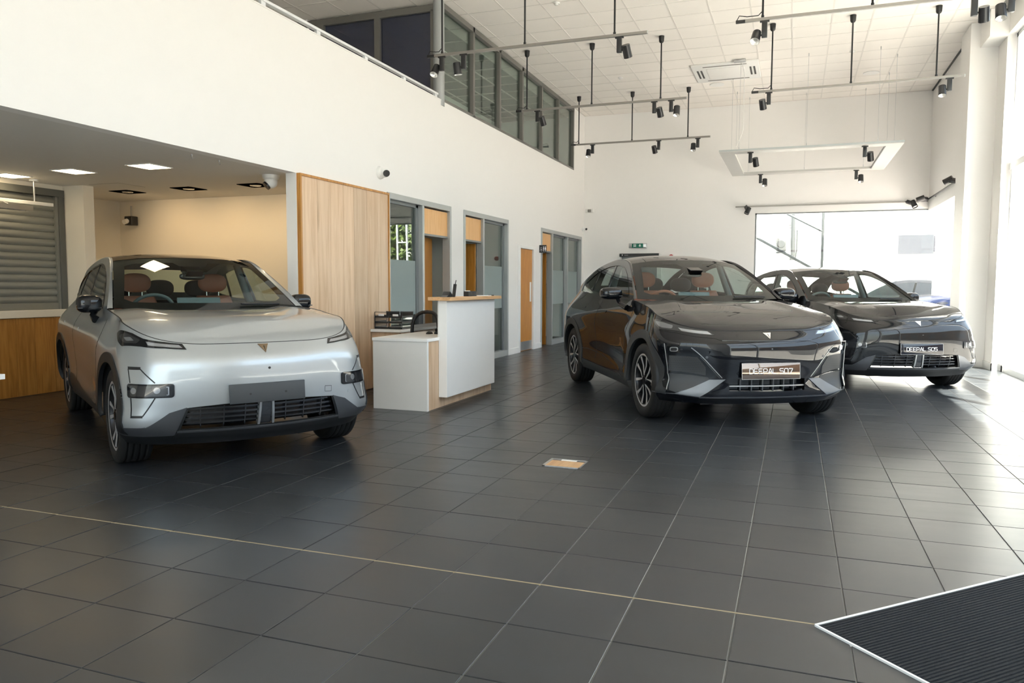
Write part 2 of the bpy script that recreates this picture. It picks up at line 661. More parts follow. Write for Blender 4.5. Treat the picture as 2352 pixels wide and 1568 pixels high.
# skirting along the left wall
sk = MB()
for y0, y1 in ((11.03, 11.52), (13.60, 14.16), (15.20, 15.60), (18.88, YB)):
    sk.box(XL, XL + 0.015, y0, y1, 0, 0.11)
struct(sk, 'baseboard_left', 'skirting', 'white skirting along the wall of offices')

# alcove (service recess) under the gallery
YA = 8.66
c = MB().box(-9.5, W0, YF, YA, ZB, ZB + 0.06)
struct(c, 'ceiling_alcove', 'soffit', 'low plastered ceiling of the alcove under the gallery')
w = MB().box(-9.5, W0, YA, YA + 0.12, 0, ZB)
struct(w, 'wall_alcove_back', 'wall_cream', 'cream back wall of the alcove behind the silver car')
w = MB().box(-9.5, -9.36, 7.2, YA, 0, ZB)
struct(w, 'wall_alcove_side', 'wall_cream', 'short cream side wall of the alcove')
w = MB().box(-9.36, -8.22, 7.07, 7.22, 0, ZB)
struct(w, 'wall_alcove_pier', 'wall_cream', 'narrow cream pier beside the roller shutter')
XS = -8.54
w = MB().box(XS - 0.14, XS - 0.02, YF, 7.07, 0, 1.02).box(XS - 0.14, XS - 0.02, YF, 7.07, 2.48, ZB).box(XS - 0.14, XS - 0.02, YF, 3.9, 1.02, 2.48).box(XS - 0.16, XS - 0.13, 3.9, 7.07, 1.02, 2.48)
struct(w, 'wall_alcove_left', 'wall_cream', 'cream wall of the alcove that holds the roller shutter')

# back wall with the corner window opening
w = MB()
XWL = -0.92
w.box(W0, XWL, YB, YB + 0.28, 0, ZC).box(XWL, 2.72, YB, YB + 0.28, 3.05, ZC).box(XWL, 3.0, YB, YB + 0.28, 0, 0.12)
struct(w, 'wall_back', 'wall_white', 'white end wall with the corner window')
struct(MB().box(XL, XWL, YB - 0.015, YB, 0, 0.11), 'baseboard_back', 'skirting', 'white skirting along the end wall')
# right wall above the corner window, pillar and window jamb
w = MB().box(2.72, 3.0, 15.3, YB + 0.28, 3.0, ZC).box(2.72, 3.0, 15.3, YB, 0, 0.12)
struct(w, 'wall_right', 'wall_white', 'white wall over the return of the corner window')
w = MB().box(2.58, 2.98, 14.55, 15.32, 0, ZC).box(2.98, 3.42, 14.0, 15.32, 0, ZC)
struct(w, 'wall_pillar', 'wall_white', 'white full-height pillar beside the dark car')
w = MB().box(2.72, 2.98, 13.9, 14.55, 5.19, ZC).box(2.98, 3.30, YF, 14.0, 5.21, ZC)
struct(w, 'wall_header', 'wall_white', 'white header over the tall side glazing')
struct(MB().box(2.565, 2.58, 14.535, 15.32, 0, 0.12).box(2.565, 2.985, 14.535, 14.55, 0, 0.12).box(2.965, 2.98, 13.985, 14.55, 0, 0.12).box(2.965, 3.10, 13.985, 14.0, 0, 0.12),
       'baseboard_pillar', 'skirting', 'white skirting around the pillar')

# corner window panes
t = MB().box(XWL, XWL + 0.035, YB + 0.02, YB + 0.09, 0.12, 3.05).box(XWL, 2.86, YB + 0.02, YB + 0.09, 3.02, 3.05).box(XWL, 2.9, YB + 0.02, YB + 0.09, 0.12, 0.16)
fr = struct(t, 'window_1', 'frame_grey', 'large frameless corner window behind the dark car')
MB().box(XWL + 0.03, 2.86, YB + 0.05, YB + 0.058, 0.14, 3.04).build('pane', 'window_glass', fr)
MB().box(2.86, 2.868, 15.32, YB + 0.05, 0.14, 2.99).build('pane', 'coated_glass', fr)

# tall glazing on the sunny side
t = MB()
for y in (13.93, 11.62, 8.02, 4.42, 0.82):
    t.box(XG - 0.05, XG + 0.06, y - 0.035, y + 0.035, 0, 5.21)
t.box(XG - 0.05, XG + 0.06, .8, 14.0, 0, 0.09).box(XG - 0.06, XG + 0.10, .8, 14.0, 3.15, 3.25).box(XG - 0.05, XG + 0.06, .8, 14.0, 5.15, 5.21)
fr = struct(t, 'window_2', 'frame_white', 'tall glazed shopfront on the sunny side')
ys = [13.93, 11.62, 8.02, 4.42, 0.82]
struct(MB().box(XG - .06, XG + .14, YF, .8, 0, 5.21), 'wall_entrance', 'wall_white', 'white wall beside the entrance behind the camera')
for a, b in zip(ys[:-1], ys[1:]):
    for z0, z1 in ((0.09, 3.15), (3.25, 5.15)):
        MB().box(XG, XG + 0.008, b + 0.03, a - 0.03, z0, z1).build('pane', 'window_glass', fr)
# glazed front behind the camera
w = MB().box(-9.6, 3.3, YF - 0.12, YF, 5.2, ZC).box(-9.6, -4.9, YF - 0.12, YF, 0, 5.2)
struct(w, 'wall_front', 'wall_white', 'white header over the glazed front')
t = MB()
xs = (-4.87, -2.90, -.88, 1.14, 3.1)
for x in xs:
    t.box(x - 0.035, x + 0.035, YF - 0.10, YF - .01, 0, 5.2)
t.box(-4.9, XG, YF - 0.10, YF - .01, 3.15, 3.25).box(-4.9, XG, YF - 0.10, YF - .01, 0, 0.09)
fr = struct(t, 'window_3', 'frame_white', 'glazed front behind the camera')
for a, c_ in zip(xs[:-1], xs[1:]):
    for z0, z1 in ((.09, 3.15), (3.25, 5.2)):
        MB().box(a + .03, c_ - .03, YF - .06, YF - .052, z0, z1).build('pane', 'window_glass', fr)

# suspended ceiling
g = MB().box(-9.5, 3.3, YF, YB + 0.2, ZC + 0.02, ZC + 0.14)
ceil = struct(g, 'ceiling', 'ceiling_void', 'suspended ceiling of square white tiles')
CX, CP = -0.154, 0.6
ct = tile_mesh('ceiling_tile', 0.586, 0.586, 0.012)
ct.v = [(p[0], p[1], -p[2]) for p in ct.v]
ct.f = [f[::-1] for f in ct.f]
cme = ct.mesh('ceiling_tile')
cme.materials.append(MATS['ceiling_tile'])
co = Vector(ceil['_o'])
rest = MB()
nvis = 0
for i in range(-16, 5):
    for j in range(-9, 32):
        x, y = CX + (i + .5) * CP, (j + .5) * CP
        if y < YF + .2 or y > YB or x > 2.72 or x < -9.4 or (x > 2.3 and y < 14.4 and False):
            continue
        if y > 10.75 and x < XL - .2:
            continue
        pts = [(x - .3, y - .3, ZC), (x + .3, y - .3, ZC), (x + .3, y + .3, ZC), (x - .3, y + .3, ZC)]
        sx = 1.0
        if in_frame(pts, 0) and (x > XL - 2.6) and y > 8.0 and nvis < 298:
            o = bpy.data.objects.new('ceiling_tile', cme)
            COL.objects.link(o)
            o.parent = ceil
            o.location = Vector((x, y, ZC + rt.uniform(0.003, 0.0055))) - co
            nvis += 1
        else:
            rest.add([(p[0] + x, p[1] + y, p[2] + ZC + 0.004) for p in ct.v], ct.f)
tag(rest.build('ceiling_tiles_beyond', 'ceiling_tile', ceil), kind='stuff')
gr = MB()
for i in range(-15, 6):
    x = CX + i * CP
    if x < 2.72:
        gr.box(x - .011, x + .011, YF, YB, ZC, ZC + .03)
for j in range(-8, 32):
    y = j * CP
    gr.box(-9.4, 2.98, y - .011, y + .011, ZC + .0006, ZC + .03)
gr.build('ceiling_grid', 'ceiling_grid', ceil)
ed = MB().box(XL, XL + .02, 18.1, YB, ZC - .004, ZC + .02).box(XL, 2.72, YB - .02, YB, ZC - .004, ZC + .02)
ed.build('edge_angle', 'ceiling_grid', ceil)
MB().box(2.69, 2.72, 14.55, YB, ZC - .016, ZC + .02).build('shadow_gap', 'black_plastic', ceil)

# rooms behind the left wall: offices at floor level, gallery above
w = MB().box(-9.0, -8.9, 8.8, YB + .2, 0, 2.6).box(-9, W0, 11.22, 11.32, 0, 2.6).box(-9, W0, 13.85, 13.95, 0, 2.6).box(-9, W0, 15.3, 15.4, 0, 2.6).box(-9, W0, YB, YB + .1, 0, 2.6).box(-9, W0, 8.79, 8.9, 0, 2.6)
struct(w, 'wall_offices', 'wall_office', 'grey partition walls of the offices behind glass')
struct(MB().box(-9, W0, 8.8, YB, 2.6, 2.66), 'ceiling_offices', 'soffit', 'ceiling of the offices')
struct(MB().box(-9, W0, 8.9, YB, -0.003, 0.006), 'floor_offices', 'carpet_brown', 'brown floor of the offices')
w = MB().box(-9.5, W0, YF, YB, 2.95, 3.05).box(-9.5, W0, YB, YB + .12, 2.6, ZC).box(-9.6, W0, YF - .1, YF, 2.95, 5.2).box(-9.5, -9.4, YF, YB, 3.05, ZC).box(-7.6, -7.5, 10.75, YB, 3.05, ZC)
struct(w, 'wall_gallery', 'wall_white', 'inner wall and deck of the upstairs gallery')

# outside ground
struct(MB().box(-40, 70, -60, 90, -0.30, -0.08), 'ground_outside', 'asphalt', 'grey asphalt yard outside the showroom')
struct(MB().box(3.3, 8.2, YF - .12, 45, -0.20, -0.06), 'path_outside', 'concrete', 'sunlit pale paving outside the side glazing')
struct(MB().box(-6, 3.3, 19.45, 45, -0.20, -0.06), 'path_yard', 'concrete', 'sunlit pale paving outside the corner window')
struct(MB().box(-12, 8.2, -11, YF - .12, -0.20, -0.061), 'path_front', 'concrete', 'sunlit pale paving before the glazed front')
# ------------------------------------------------------------------ office screens, doors
FX0, FX1 = XL - 0.115, XL + 0.018        # frame depth


def screen(name, label, y0, y1, mulls, panes, transoms, sill_bays):
    b = MB()
    b.box(FX0, FX1, y0 - .01, y0 + .05, 0, 2.56).box(FX0, FX1, y1 - .055, y1 + .005, 0, 2.56).box(FX0, FX1, y0 + .05, y1 - .055, 2.48, 2.56)
    for m in mulls:
        b.box(FX0, FX1 - .002, m - .03, m + .03, 0, 2.48)
    for a, c_ in sill_bays:
        b.box(FX0, FX1 - .004, a, c_, 0, .11)
    w = struct(b, name, 'frame_light', label, bevel=.004)
    e = MB()                              # darker rebate inside the frame
    for a, c_ in panes:
        e.box(XL - .10, XL - .055, a, a + .035, .11, 2.48).box(XL - .10, XL - .055, c_ - .07, c_, .11, 2.48).box(XL - .10, XL - .055, a, c_, 2.44, 2.48)
    e.build('glazing_bead', 'frame_grey', w)
    for a, c_ in panes:
        MB().box(XL - .082, XL - .075, a, c_, .11, 2.46).build('pane', 'office_glass', w)
        MB().box(XL - .0735, XL - .0725, a + .035, c_ - .07, .91, 1.68).build('frosted_band', 'frosting', w)
    for a, c_ in transoms:
        MB().box(XL - .09, XL - .03, a, c_, 2.09, 2.46).build('transom_panel', 'beech_panel', w)
        MB().box(XL - .10, XL - .02, a, c_, 2.06, 2.09).build('transom_rail', 'frame_grey', w)
    return w


w1 = screen('window_4', 'grey framed office screen next to the oak wall panel', 9.03, 11.02, [10.06], [(9.08, 10.03)], [(10.09, 10.97)], [(9.08, 10.03)])
w2 = screen('window_5', 'grey framed office screen between the desk and the toilet door', 11.53, 13.59, [12.37], [(12.40, 13.535)], [(11.58, 12.34)], [(12.40, 13.54)])
w3 = screen('window_6', 'grey framed office screen nearest the end wall', 15.61, 18.87, [16.40, 17.62], [(16.43, 17.59), (17.65, 18.815)], [(15.66, 16.37)], [(16.43, 17.59), (17.65, 18.82)])
# doors of the offices, standing open
d = MB()
a_ = math.radians(14)
hx, hy = XL - .08, 10.095
ux, uy = -math.sin(a_), math.cos(a_)
d.obox((hx + ux * .40, hy + uy * .40, 1.03), (ux, uy, 0), (-uy, ux, 0), (0, 0, 1), .40, .022, 1.02)
dr = struct(d, 'door_1', 'door_veneer', 'amber wooden office door standing slightly open')
d = MB().box(XL - .90, XL - .12, 12.28, 12.32, .01, 2.05)
struct(d, 'door_2', 'door_veneer', 'office door folded back beside the glass screen')
d = MB().box(XL - .85, XL - .12, 16.32, 16.36, .01, 2.05)
struct(d, 'door_3', 'door_veneer', 'office door folded back near the radiator')
# toilet door with white architrave
d = MB().box(XL - .06, XL - .02, 14.285, 15.075, .008, 2.062)
dr = struct(d, 'door_4', 'door_veneer', 'flush amber wood door in a white architrave')
MB().box(XL - .02, XL - .017, 14.30, 15.06, .02, .20).build('kick_plate', 'steel', dr)
MB().box(XL - .02, XL - .016, 14.93, 15.02, 1.0, 1.40).build('push_plate', 'white_plastic', dr)
t = MB().box(XL - .07, XL + .018, 14.16, 14.28, 0, 2.13).box(XL - .07, XL + .018, 15.08, 15.20, 0, 2.13).box(XL - .07, XL + .018, 14.28, 15.08, 2.065, 2.13)
struct(t, 'trim_1', 'skirting', 'white architrave round the toilet door', bevel=.006)
struct(MB().box(-6.6, XL - .13, 14.0, 14.1, 0, 2.6), 'wall_lobby', 'wall_office', 'lobby wall behind the toilet door')

# back wall door with dark header
d = MB().box(-4.10, -3.22, YB - .03, YB, .01, 2.06)
dr = struct(d, 'door_5', 'frame_grey', 'dark grey door in the end wall behind the black car')
MB().box(-4.15, -3.17, YB - .07, YB, 2.06, 2.135).build('door_closer_rail', 'black_satin', dr)
MB().box(-4.09, -4.07, YB - .074, YB - .07, 2.08, 2.115).box(-4.03, -3.93, YB - .074, YB - .07, 2.095, 2.10).build('maker_mark', 'print_white', dr)
struct(MB().box(-4.21, -4.15, YB - .03, YB, 0, 2.12).box(-3.17, -3.11, YB - .03, YB, 0, 2.12), 'trim_2', 'skirting', 'white frame beside the dark door')

# gallery windows over the left wall
b = MB()
my = [10.80, 11.95, 13.16, 14.39, 15.62, 16.83, 18.07]
for m in my[1:]:
    b.box(XL - .09, XL + .012, m - .035, m + .035, 4.12, 5.585)
b.box(XL - .09, XL + .012, 10.8, 18.1, 4.12, 4.16).box(XL - .09, XL + .012, 10.8, 18.1, 5.50, 5.585)
w7 = struct(b, 'window_7', 'frame_brown', 'row of tall gallery panes in grey brown frames under the ceiling', bevel=.004)
for a, c_ in zip(my[:-1], my[1:]):
    MB().box(XL - .055, XL - .048, a, c_ - .03, 4.15, 5.51).build('pane', 'office_glass', w7)
MB().cyl((XL - .06, 10.75, 4.05), (XL - .06, 10.75, 5.6), .085, 24).build('corner_post', 'frame_light', w7)
b = MB().box(-7.6, XL - .12, 10.74, 10.84, 5.47, 5.57)
for x in (-7.24, -6.22):
    b.box(x - .05, x + .05, 10.735, 10.84, 3.05, 5.5)
b.box(XL - .2, XL - .15, 10.74, 10.84, 3.05, 5.5)
w8 = struct(b, 'window_8', 'frame_brown', 'dark tinted gallery screen facing the room', bevel=.004)
MB().box(-7.6, -6.24, 10.78, 10.787, 3.05, 5.48).build('pane', 'tinted_glass', w8)
MB().box(-6.2, XL - .15, 10.78, 10.787, 3.05, 5.48).build('pane', 'tinted_glass', w8)
MB().box(-7.6, XL - .15, 10.80, 10.81, 3.05, 5.48).build('navy_backing', 'backing_navy', w8)  # navy sheet added behind the panes to give them a bluish tone
# gallery handrail
hr = thing('handrail', 'low white metal rail along the top of the gallery parapet', 'railing', (XL - .06, 8, 4.135))
MB().box(XL - .085, XL - .025, YF + .2, 10.66, 4.195, 4.225).build('top_rail', 'frame_white', hr, bevel=.004)
for y in (3.6, 4.6, 5.6, 6.61, 7.57, 8.60, 9.61, 10.60):
    MB().box(XL - .07, XL - .035, y - .035, y + .035, 4.135, 4.195).build('bracket', 'frame_white', hr)

# ------------------------------------------------------------------ oak wall panel and alcove joinery
p = thing('wall_panel', 'full height pale oak plank panel between the alcove and the offices', 'wall panel', (XL + .02, 8, 0))
js = [7.085, 7.39, 7.645, 7.915, 8.15, 8.46, 8.72, 8.985]
for a, c_ in zip(js[:-1], js[1:]):
    MB().box(XL + .001, XL + .036, a + .0015, c_ - .0015, .005, 2.515).build('plank', 'oak', p, bevel=.0015)
MB().box(XL + .001, XL + .05, 7.06, 7.085, 0, 2.54).box(XL + .001, XL + .05, 8.985, 9.005, 0, 2.54).box(XL + .001, XL + .05, 7.085, 8.985, 2.515, 2.54).build('edging', 'oak_warm', p)
p = thing('wall_cladding', 'golden oak planks below the roller shutter', 'cladding', (XS, 5.5, 0))
y = 7.06
ws = [.20, .256, .236, .24, .25, .236, .25, .24, .24, .25, .25, .25, .25]
for w_ in ws:
    MB().box(XS - .02, XS + .002, y - w_ + .0015, y - .0015, .004, .925).build('plank', 'oak_warm', p, bevel=.0015)
    y -= w_
struct(MB().box(XS - .1, XS + .03, 3.4, 7.07, .93, 1.02), 'sill_alcove', 'wall_cream', 'cream sill under the roller shutter', bevel=.006)

# roller shutter
rs = thing('roller_shutter', 'closed grey roller shutter over the alcove counter', 'shutter', (XS, 5.5, 1.02))
MB().box(XS - .07, XS + .012, 3.7, 7.06, 2.40, 2.485).build('top_rail', 'shutter_frame', rs, bevel=.004)
for y in (6.985, 3.9):
    MB().box(XS - .06, XS + .012, y, y + .075, 1.02, 2.40).build('side_channel', 'shutter_frame', rs, bevel=.004)
    MB().box(XS - .07, XS - .01, y - .03, y, 1.02, 2.40).build('guide_strip', 'shutter_grey', rs)
MB().box(XS - .055, XS - .02, 3.95, 6.96, 1.02, 1.10).build('bottom_bar', 'shutter_grey', rs, bevel=.004)
sl = MB()
prof = []
for k in range(9):
    t_ = k / 8
    prof.append((-.050 + .016 * math.sin(PI * min(1, t_ * 1.12)), t_ * .084))
prof.append((-.054, .084))
n_ = len(prof)
vv = [(x, yy, z) for yy in (3.95, 6.96) for x, z in prof]
sl.add(vv, [(i, i + 1, n_ + i + 1, n_ + i) for i in range(n_ - 1)], True)
sme = sl.mesh('slat')
sme.materials.append(MATS['shutter_grey'])
for k in range(15):
    o = bpy.data.objects.new('slat', sme)
    COL.objects.link(o)
    o.parent = rs
    o.location = Vector((XS, 0, 1.10 + k * .0865)) - Vector(rs['_o'])

# suspended batten light with louvre in front of the shutter
bl = thing('batten_light', 'suspended batten light with a louvre in front of the shutter', 'light', (-8.1, 5.9, 2.2))
MB().box(-8.35, -8.29, 4.6, 6.72, 2.245, 2.285).build('body', 'white_plastic', bl, bevel=.004)
MB().cyl((-8.32, 6.50, 2.285), (-8.32, 6.50, ZB - .02), .010, 10).build('rod', 'steel', bl)
MB().cyl((-8.32, 6.50, ZB - .022), (-8.32, 6.50, ZB), .05, 20).build('canopy', 'white_plastic', bl)
lv = MB()
lv.box(-8.27, -8.26, 4.6, 6.35, 2.16, 2.20).box(-8.16, -8.15, 4.6, 6.35, 2.16, 2.20)
for k in range(24):
    lv.box(-8.26, -8.16, 6.33 - k * .07, 6.336 - k * .07, 2.165, 2.2)
lv.box(-8.27, -8.15, 4.6, 6.35, 2.20, 2.215)
lv.build('louvre', 'steel', bl)
MB().cyl((-8.21, 6.1, 2.215), (-8.31, 6.1, 2.25), .006, 8).build('bracket', 'steel', bl)

# downlights
for k, (x, lab) in enumerate(((-8.27, 'lit square downlight nearest the roller shutter'), (-7.30, 'middle one of three lit square downlights'), (-6.25, 'lit square downlight nearest the gallery edge'))):
    y = 6.17
    o = thing('downlight', lab, 'downlight', (x, y, ZB - .01), 0, 'lit downlights in the alcove ceiling')
    MB().box(x - .16, x + .16, y - .16, y - .145, ZB - .008, ZB).box(x - .16, x + .16, y + .145, y + .16, ZB - .008, ZB).box(x - .16, x - .145, y - .145, y + .145, ZB - .008, ZB).box(x + .145, x + .16, y - .145, y + .145, ZB - .008, ZB).build('trim', 'white_plastic', o)
    MB().box(x - .145, x + .145, y - .145, y + .145, ZB - .005, ZB - .002).build('diffuser', 'lamp_warm', o)
for k, (x, lab) in enumerate(((-8.24, 'dark square wall-washer nearest the alcove corner'), (-7.23, 'middle one of three dark square wall-washers'), (-6.20, 'dark square wall-washer beside the dome camera'))):
    y = 7.76
    o = thing('downlight', lab, 'downlight', (x, y, ZB - .01), 0, 'wall-washers in the alcove ceiling')
    b = MB()
    for s_ in (-1, 1):
        b.box(x - .15, x + .15, y + s_ * .15 - .012, y + s_ * .15 + .012, ZB - .006, ZB + .0)
        b.box(x + s_ * .15 - .012, x + s_ * .15 + .012, y - .14, y + .14, ZB - .006, ZB + .0)
    b.build('trim', 'void_black', o)
    MB().box(x - .14, x + .14, y - .14, y + .14, ZB - .003, ZB - .0005).build('recess', 'void_black', o)
    sl_ = bpy.data.lights.new('washer_lamp', 'SPOT')
    sl_.energy, sl_.color, sl_.spot_size, sl_.spot_blend, sl_.shadow_soft_size = 30, (1.0, .68, .34), math.radians(135), 1.0, .08
    so = bpy.data.objects.new('washer_lamp', sl_)
    COL.objects.link(so)
    so.parent = o
    so.location = (0, 0, -.012)
    so.rotation_euler = Vector((0, .78, -.86)).to_track_quat('-Z', 'Y').to_euler()
    MB().lathe([(.07, ZB - .004), (.06, ZB - .012), (.045, ZB - .008), (.001, ZB - .006)], 20, (x, y, 0)).build('lamp', 'lamp_reflector', o)
t = MB().box(-8.1, -7.63, 7.05, 7.056, ZB - .002, ZB).box(-7.636, -7.63, 7.05, 7.46, ZB - .002, ZB)
struct(t, 'trim_3', 'ceiling_void', 'thin outline of the ceiling access hatch')


def ceiling_hook(x, y, lab):
    o = MB().cyl((x, y, ZB), (x, y, ZB - .02), .008, 10).tube([(x, y, ZB - .02), (x, y, ZB - .035), (x + .012, y, ZB - .045), (x + .02, y, ZB - .035)], .003, 6).build('ceiling_hook', 'steel')
    tag(o, lab, 'hook', 'hooks under the gallery edge')


ceiling_hook(-5.30, 5.74, 'small steel hook under the gallery edge, farther from the dome camera')
ceiling_hook(-5.30, 6.10, 'small steel hook under the gallery edge, closer to the dome camera')


# ------------------------------------------------------------------ security cameras
def dome_camera(name, label, base, axis, look, r=.055):
    """turret camera: base ring on a surface with normal axis, ball that looks along look"""
    base, axis, look = Vector(base), Vector(axis).normalized(), Vector(look).normalized()
    o = thing(name, label, 'camera', base)
    MB().cyl(base, base + axis * .035, r * 1.15, 24, r * 1.05).cyl(base + axis * .035, base + axis * .055, r * 1.05, 24, r * .8).build('base', 'white_plastic', o)
    c_ = base + axis * .075
    bl_ = MB().sphere(c_, r * .86, 24, 14).build('ball', 'white_plastic', o)
    MB().cyl(c_ + look * r * .60, c_ + look * r * .90, r * .58, 24).build('lens_window', 'black_satin', bl_)
    MB().cyl(c_ + look * r * .90, c_ + look * r * .93, r * .2, 16).build('lens', 'black_plastic', bl_)
    return o


dome_camera('dome_camera', 'white dome camera on the wall above the oak panel', (XL, 8.84, 2.785), (1, 0, 0), (.75, -.55, -.3), .075)
dome_camera('dome_camera', 'white dome camera hanging at the end of the alcove ceiling', (-5.48, 7.12, ZB), (0, 0, -1), (-.45, -.6, -.65), .085)
o = dome_camera('dome_camera', 'small white camera low down near the far corner', (XL, 18.98, 2.765), (1, 0, 0), (.85, -.5, -.15), .05)
MB().tube([(XL + .02, 18.99, 2.72), (XL + .05, 18.97, 2.66), (XL + .02, 18.95, 2.62)], .006, 6).build('cable', 'white_plastic', o)
o = thing('wall_sensor', 'dark sensor on a bracket in the corner of the alcove', 'sensor', (-9.1, 8.55, 2.2))
MB().box(-9.05, -9.03, 8.56, 8.58, 2.30, 2.46).build('bracket', 'steel', o)
MB().rbox(-9.11, -8.97, 8.50, 8.62, 2.18, 2.31, .012).build('housing', 'black_satin', o)
MB().cyl((-9.05, 8.50, 2.24), (-9.05, 8.44, 2.22), .035, 16).build('lens_hood', 'laminate_grey', o)
o = thing('wall_sensor', 'beige motion sensor high in the far corner', 'sensor', (-4.95, YB - .05, 3.2))
MB().rbox(-5.05, -4.83, YB - .05, YB, 3.18, 3.28, .01).build('back_plate', 'laminate_grey', o)
MB().rbox(-4.98, -4.90, YB - .11, YB - .04, 3.19, 3.26, .012).build('sensor_head', 'frame_brown', o)

# ------------------------------------------------------------------ signs
o = thing('toilet_sign', 'black projecting sign with white wheelchair, man and woman', 'sign', (XL, 15.5, 2.03))
MB().box(XL, -4.945, 15.49, 15.51, 2.025, 2.185).build('board', 'black_satin', o)
ic = MB()
yy = 15.4885
for cx, skirt in ((-5.005, 0), (-4.965, 1)):
    ic.cyl((cx, yy, 2.148), (cx, yy - .001, 2.148), .0085, 12)
    ic.prism([(cx - .011, 2.136), (cx + .011, 2.136), (cx + (.016 if skirt else .010), 2.09), (cx + .006, 2.088), (cx + .006, 2.052), (cx - .006, 2.052), (cx - .006, 2.088), (cx - (.016 if skirt else .010), 2.09)], yy - .001, yy, 'y')
ic.lathe([(.017, yy - .001), (.022, yy - .001), (.022, yy), (.017, yy), (.017, yy - .001)], 18, (-5.058, 0, 2.075), 'y', False)
ic.cyl((-5.062, yy, 2.135), (-5.062, yy - .001, 2.135), .008, 10)
ic.box(-5.068, -5.058, yy - .001, yy, 2.085, 2.124).box(-5.064, -5.04, yy - .001, yy, 2.085, 2.093).box(-5.046, -5.038, yy - .001, yy, 2.06, 2.09)
ic.build('pictograms', 'print_white', o)
o = thing('exit_sign', 'slim emergency exit sign over the dark door', 'sign', (-3.7, YB - .05, 2.28))
MB().rbox(-3.92, -3.48, YB - .06, YB - .001, 2.27, 2.39, .015).build('case', 'steel', o)
MB().box(-3.84, -3.56, YB - .0625, YB - .06, 2.28, 2.38).build('face', 'sign_green', o)
ic = MB()
yy = YB - .063
ic.prism([(-3.60, 2.33), (-3.64, 2.30), (-3.68, 2.33), (-3.655, 2.33), (-3.655, 2.36), (-3.625, 2.36), (-3.625, 2.33)], yy - .001, yy, 'y')
ic.box(-3.80, -3.785, yy - .001, yy, 2.295, 2.365).box(-3.785, -3.745, yy - .001, yy, 2.355, 2.365).box(-3.745, -3.735, yy - .001, yy, 2.295, 2.365)
ic.prism([(-3.775, 2.30), (-3.76, 2.30), (-3.75, 2.325), (-3.76, 2.345), (-3.775, 2.335)], yy - .001, yy, 'y')
ic.build('pictogram', 'print_white', o)
o = thing('alarm_sounder', 'round red alarm sounder on the end wall above the black car', 'alarm', (-2.87, YB - .05, 2.0))
MB().lathe([(.001, YB - .09), (.035, YB - .088), (.055, YB - .07), (.06, YB - .03), (.06, YB - .001)], 24, (-2.87, 0, 2.045), 'y').build('dome', 'red_paint', o)
MB().box(-2.93, -2.81, YB - .012, YB, 1.98, 2.10).build('back_plate', 'white_plastic', o)

# ------------------------------------------------------------------ hanging lighting tracks and spotlights
ZT = 4.53


def lighting_track(label, y, x0, rods):
    o = thing('lighting_track', label, 'track', (rods[1], y, ZT))
    MB().box(x0 + .11, x0 + 3.09, y - .018, y + .018, ZT - .018, ZT + .018).build('rail', 'track_grey', o, bevel=.003)
    MB().box(x0, x0 + .11, y - .017, y + .017, ZT - .019, ZT + .017).build('feed_end', 'black_plastic', o, bevel=.003)
    MB().box(x0 + 3.09, x0 + 3.10, y - .019, y + .019, ZT - .019, ZT + .019).build('end_cap', 'steel', o)
    MB().tube([(x0 + .01, y, ZT + .015), (x0 + .04, y, ZT + .07), (x0 + .13, y, ZT + .05), (rods[0] - .05, y, ZT + .05), (rods[0], y, ZT + .10)], .006, 6).build('feed_cable', 'black_plastic', o)
    for x in rods:
        r_ = MB().cyl((x, y, ZT + .018), (x, y, ZC - .06), .0125, 10).cyl((x, y, ZT + .018), (x, y, ZT + .045), .018, 12).build('suspension_rod', 'black_plastic', o)
        MB().lathe([(.014, ZC - .115), (.03, ZC - .108), (.042, ZC - .085), (.046, ZC - .03), (.048, ZC)], 20, (x, y, 0)).build('ceiling_cup', 'black_plastic', r_)
    return o


RL, RR = (-4.70, -3.48, -2.26), (-0.45, 0.75, 1.95)
lighting_track('hanging track on the gallery side, the one nearest the camera', 9.9, -4.93, RL)
lighting_track('hanging track on the gallery side, second of three', 13.5, -4.91, RL)
lighting_track('hanging track on the gallery side, nearest the end wall', 17.1, -4.88, RL)
lighting_track('hanging track on the window side, the one nearest the camera', 9.9, -0.76, RR)
lighting_track('hanging track on the window side, nearer the end wall', 13.5, -0.76, RR)


def spot(label, group, x, y, z, side, d, wall=None):
    """track spotlight: driver box hung at (x+side*.11), head at x aimed along d; z is the underside of its track"""
    d = Vector(d).normalized()
    o = thing('spotlight', label, 'spotlight', (x, y, z), 0, group)
    bx = x + side * .095
    MB().box(bx - .055, bx + .055, y - .017, y + .017, z - .018, z).build('track_adapter', 'black_plastic', o)
    MB().rbox(bx - .032, bx + .032, y - .022, y + .022, z - .20, z - .015, .004, 2).build('driver_box', 'black_satin', o)
    c_ = Vector((x, y, z - .175))
    MB().cyl((bx, y, z - .165), c_, .011, 10).build('joint', 'black_plastic', o)
    a = c_ - d * .065
    e = c_ + d * .095
    h = MB().cyl(a, e, .052, 28, .056, caps=False)
    n_ = 28
    h.cyl(a, a + d * .001, .052, 28)
    h.cyl(e - d * .012, e, .056, 28, .056, caps=False)
    ho = h.build('head', 'black_satin', o)
    # reflector inside the mouth
    u = d.orthogonal().normalized()
    w_ = d.cross(u)
    pr = [(.054, .0), (.047, -.012), (.036, -.03), (.015, -.04), (.0005, -.041)]
    b = MB()
    vs = [e + d * h_ + (u * math.cos(2 * PI * k / 24) + w_ * math.sin(2 * PI * k / 24)) * r_ for r_, h_ in pr for k in range(24)]
    b.add(vs, [(i * 24 + k, i * 24 + (k + 1) % 24, (i + 1) * 24 + (k + 1) % 24, (i + 1) * 24 + k) for i in range(len(pr) - 1) for k in range(24)], True)
    b.build('reflector', 'lamp_reflector', ho)
    return o


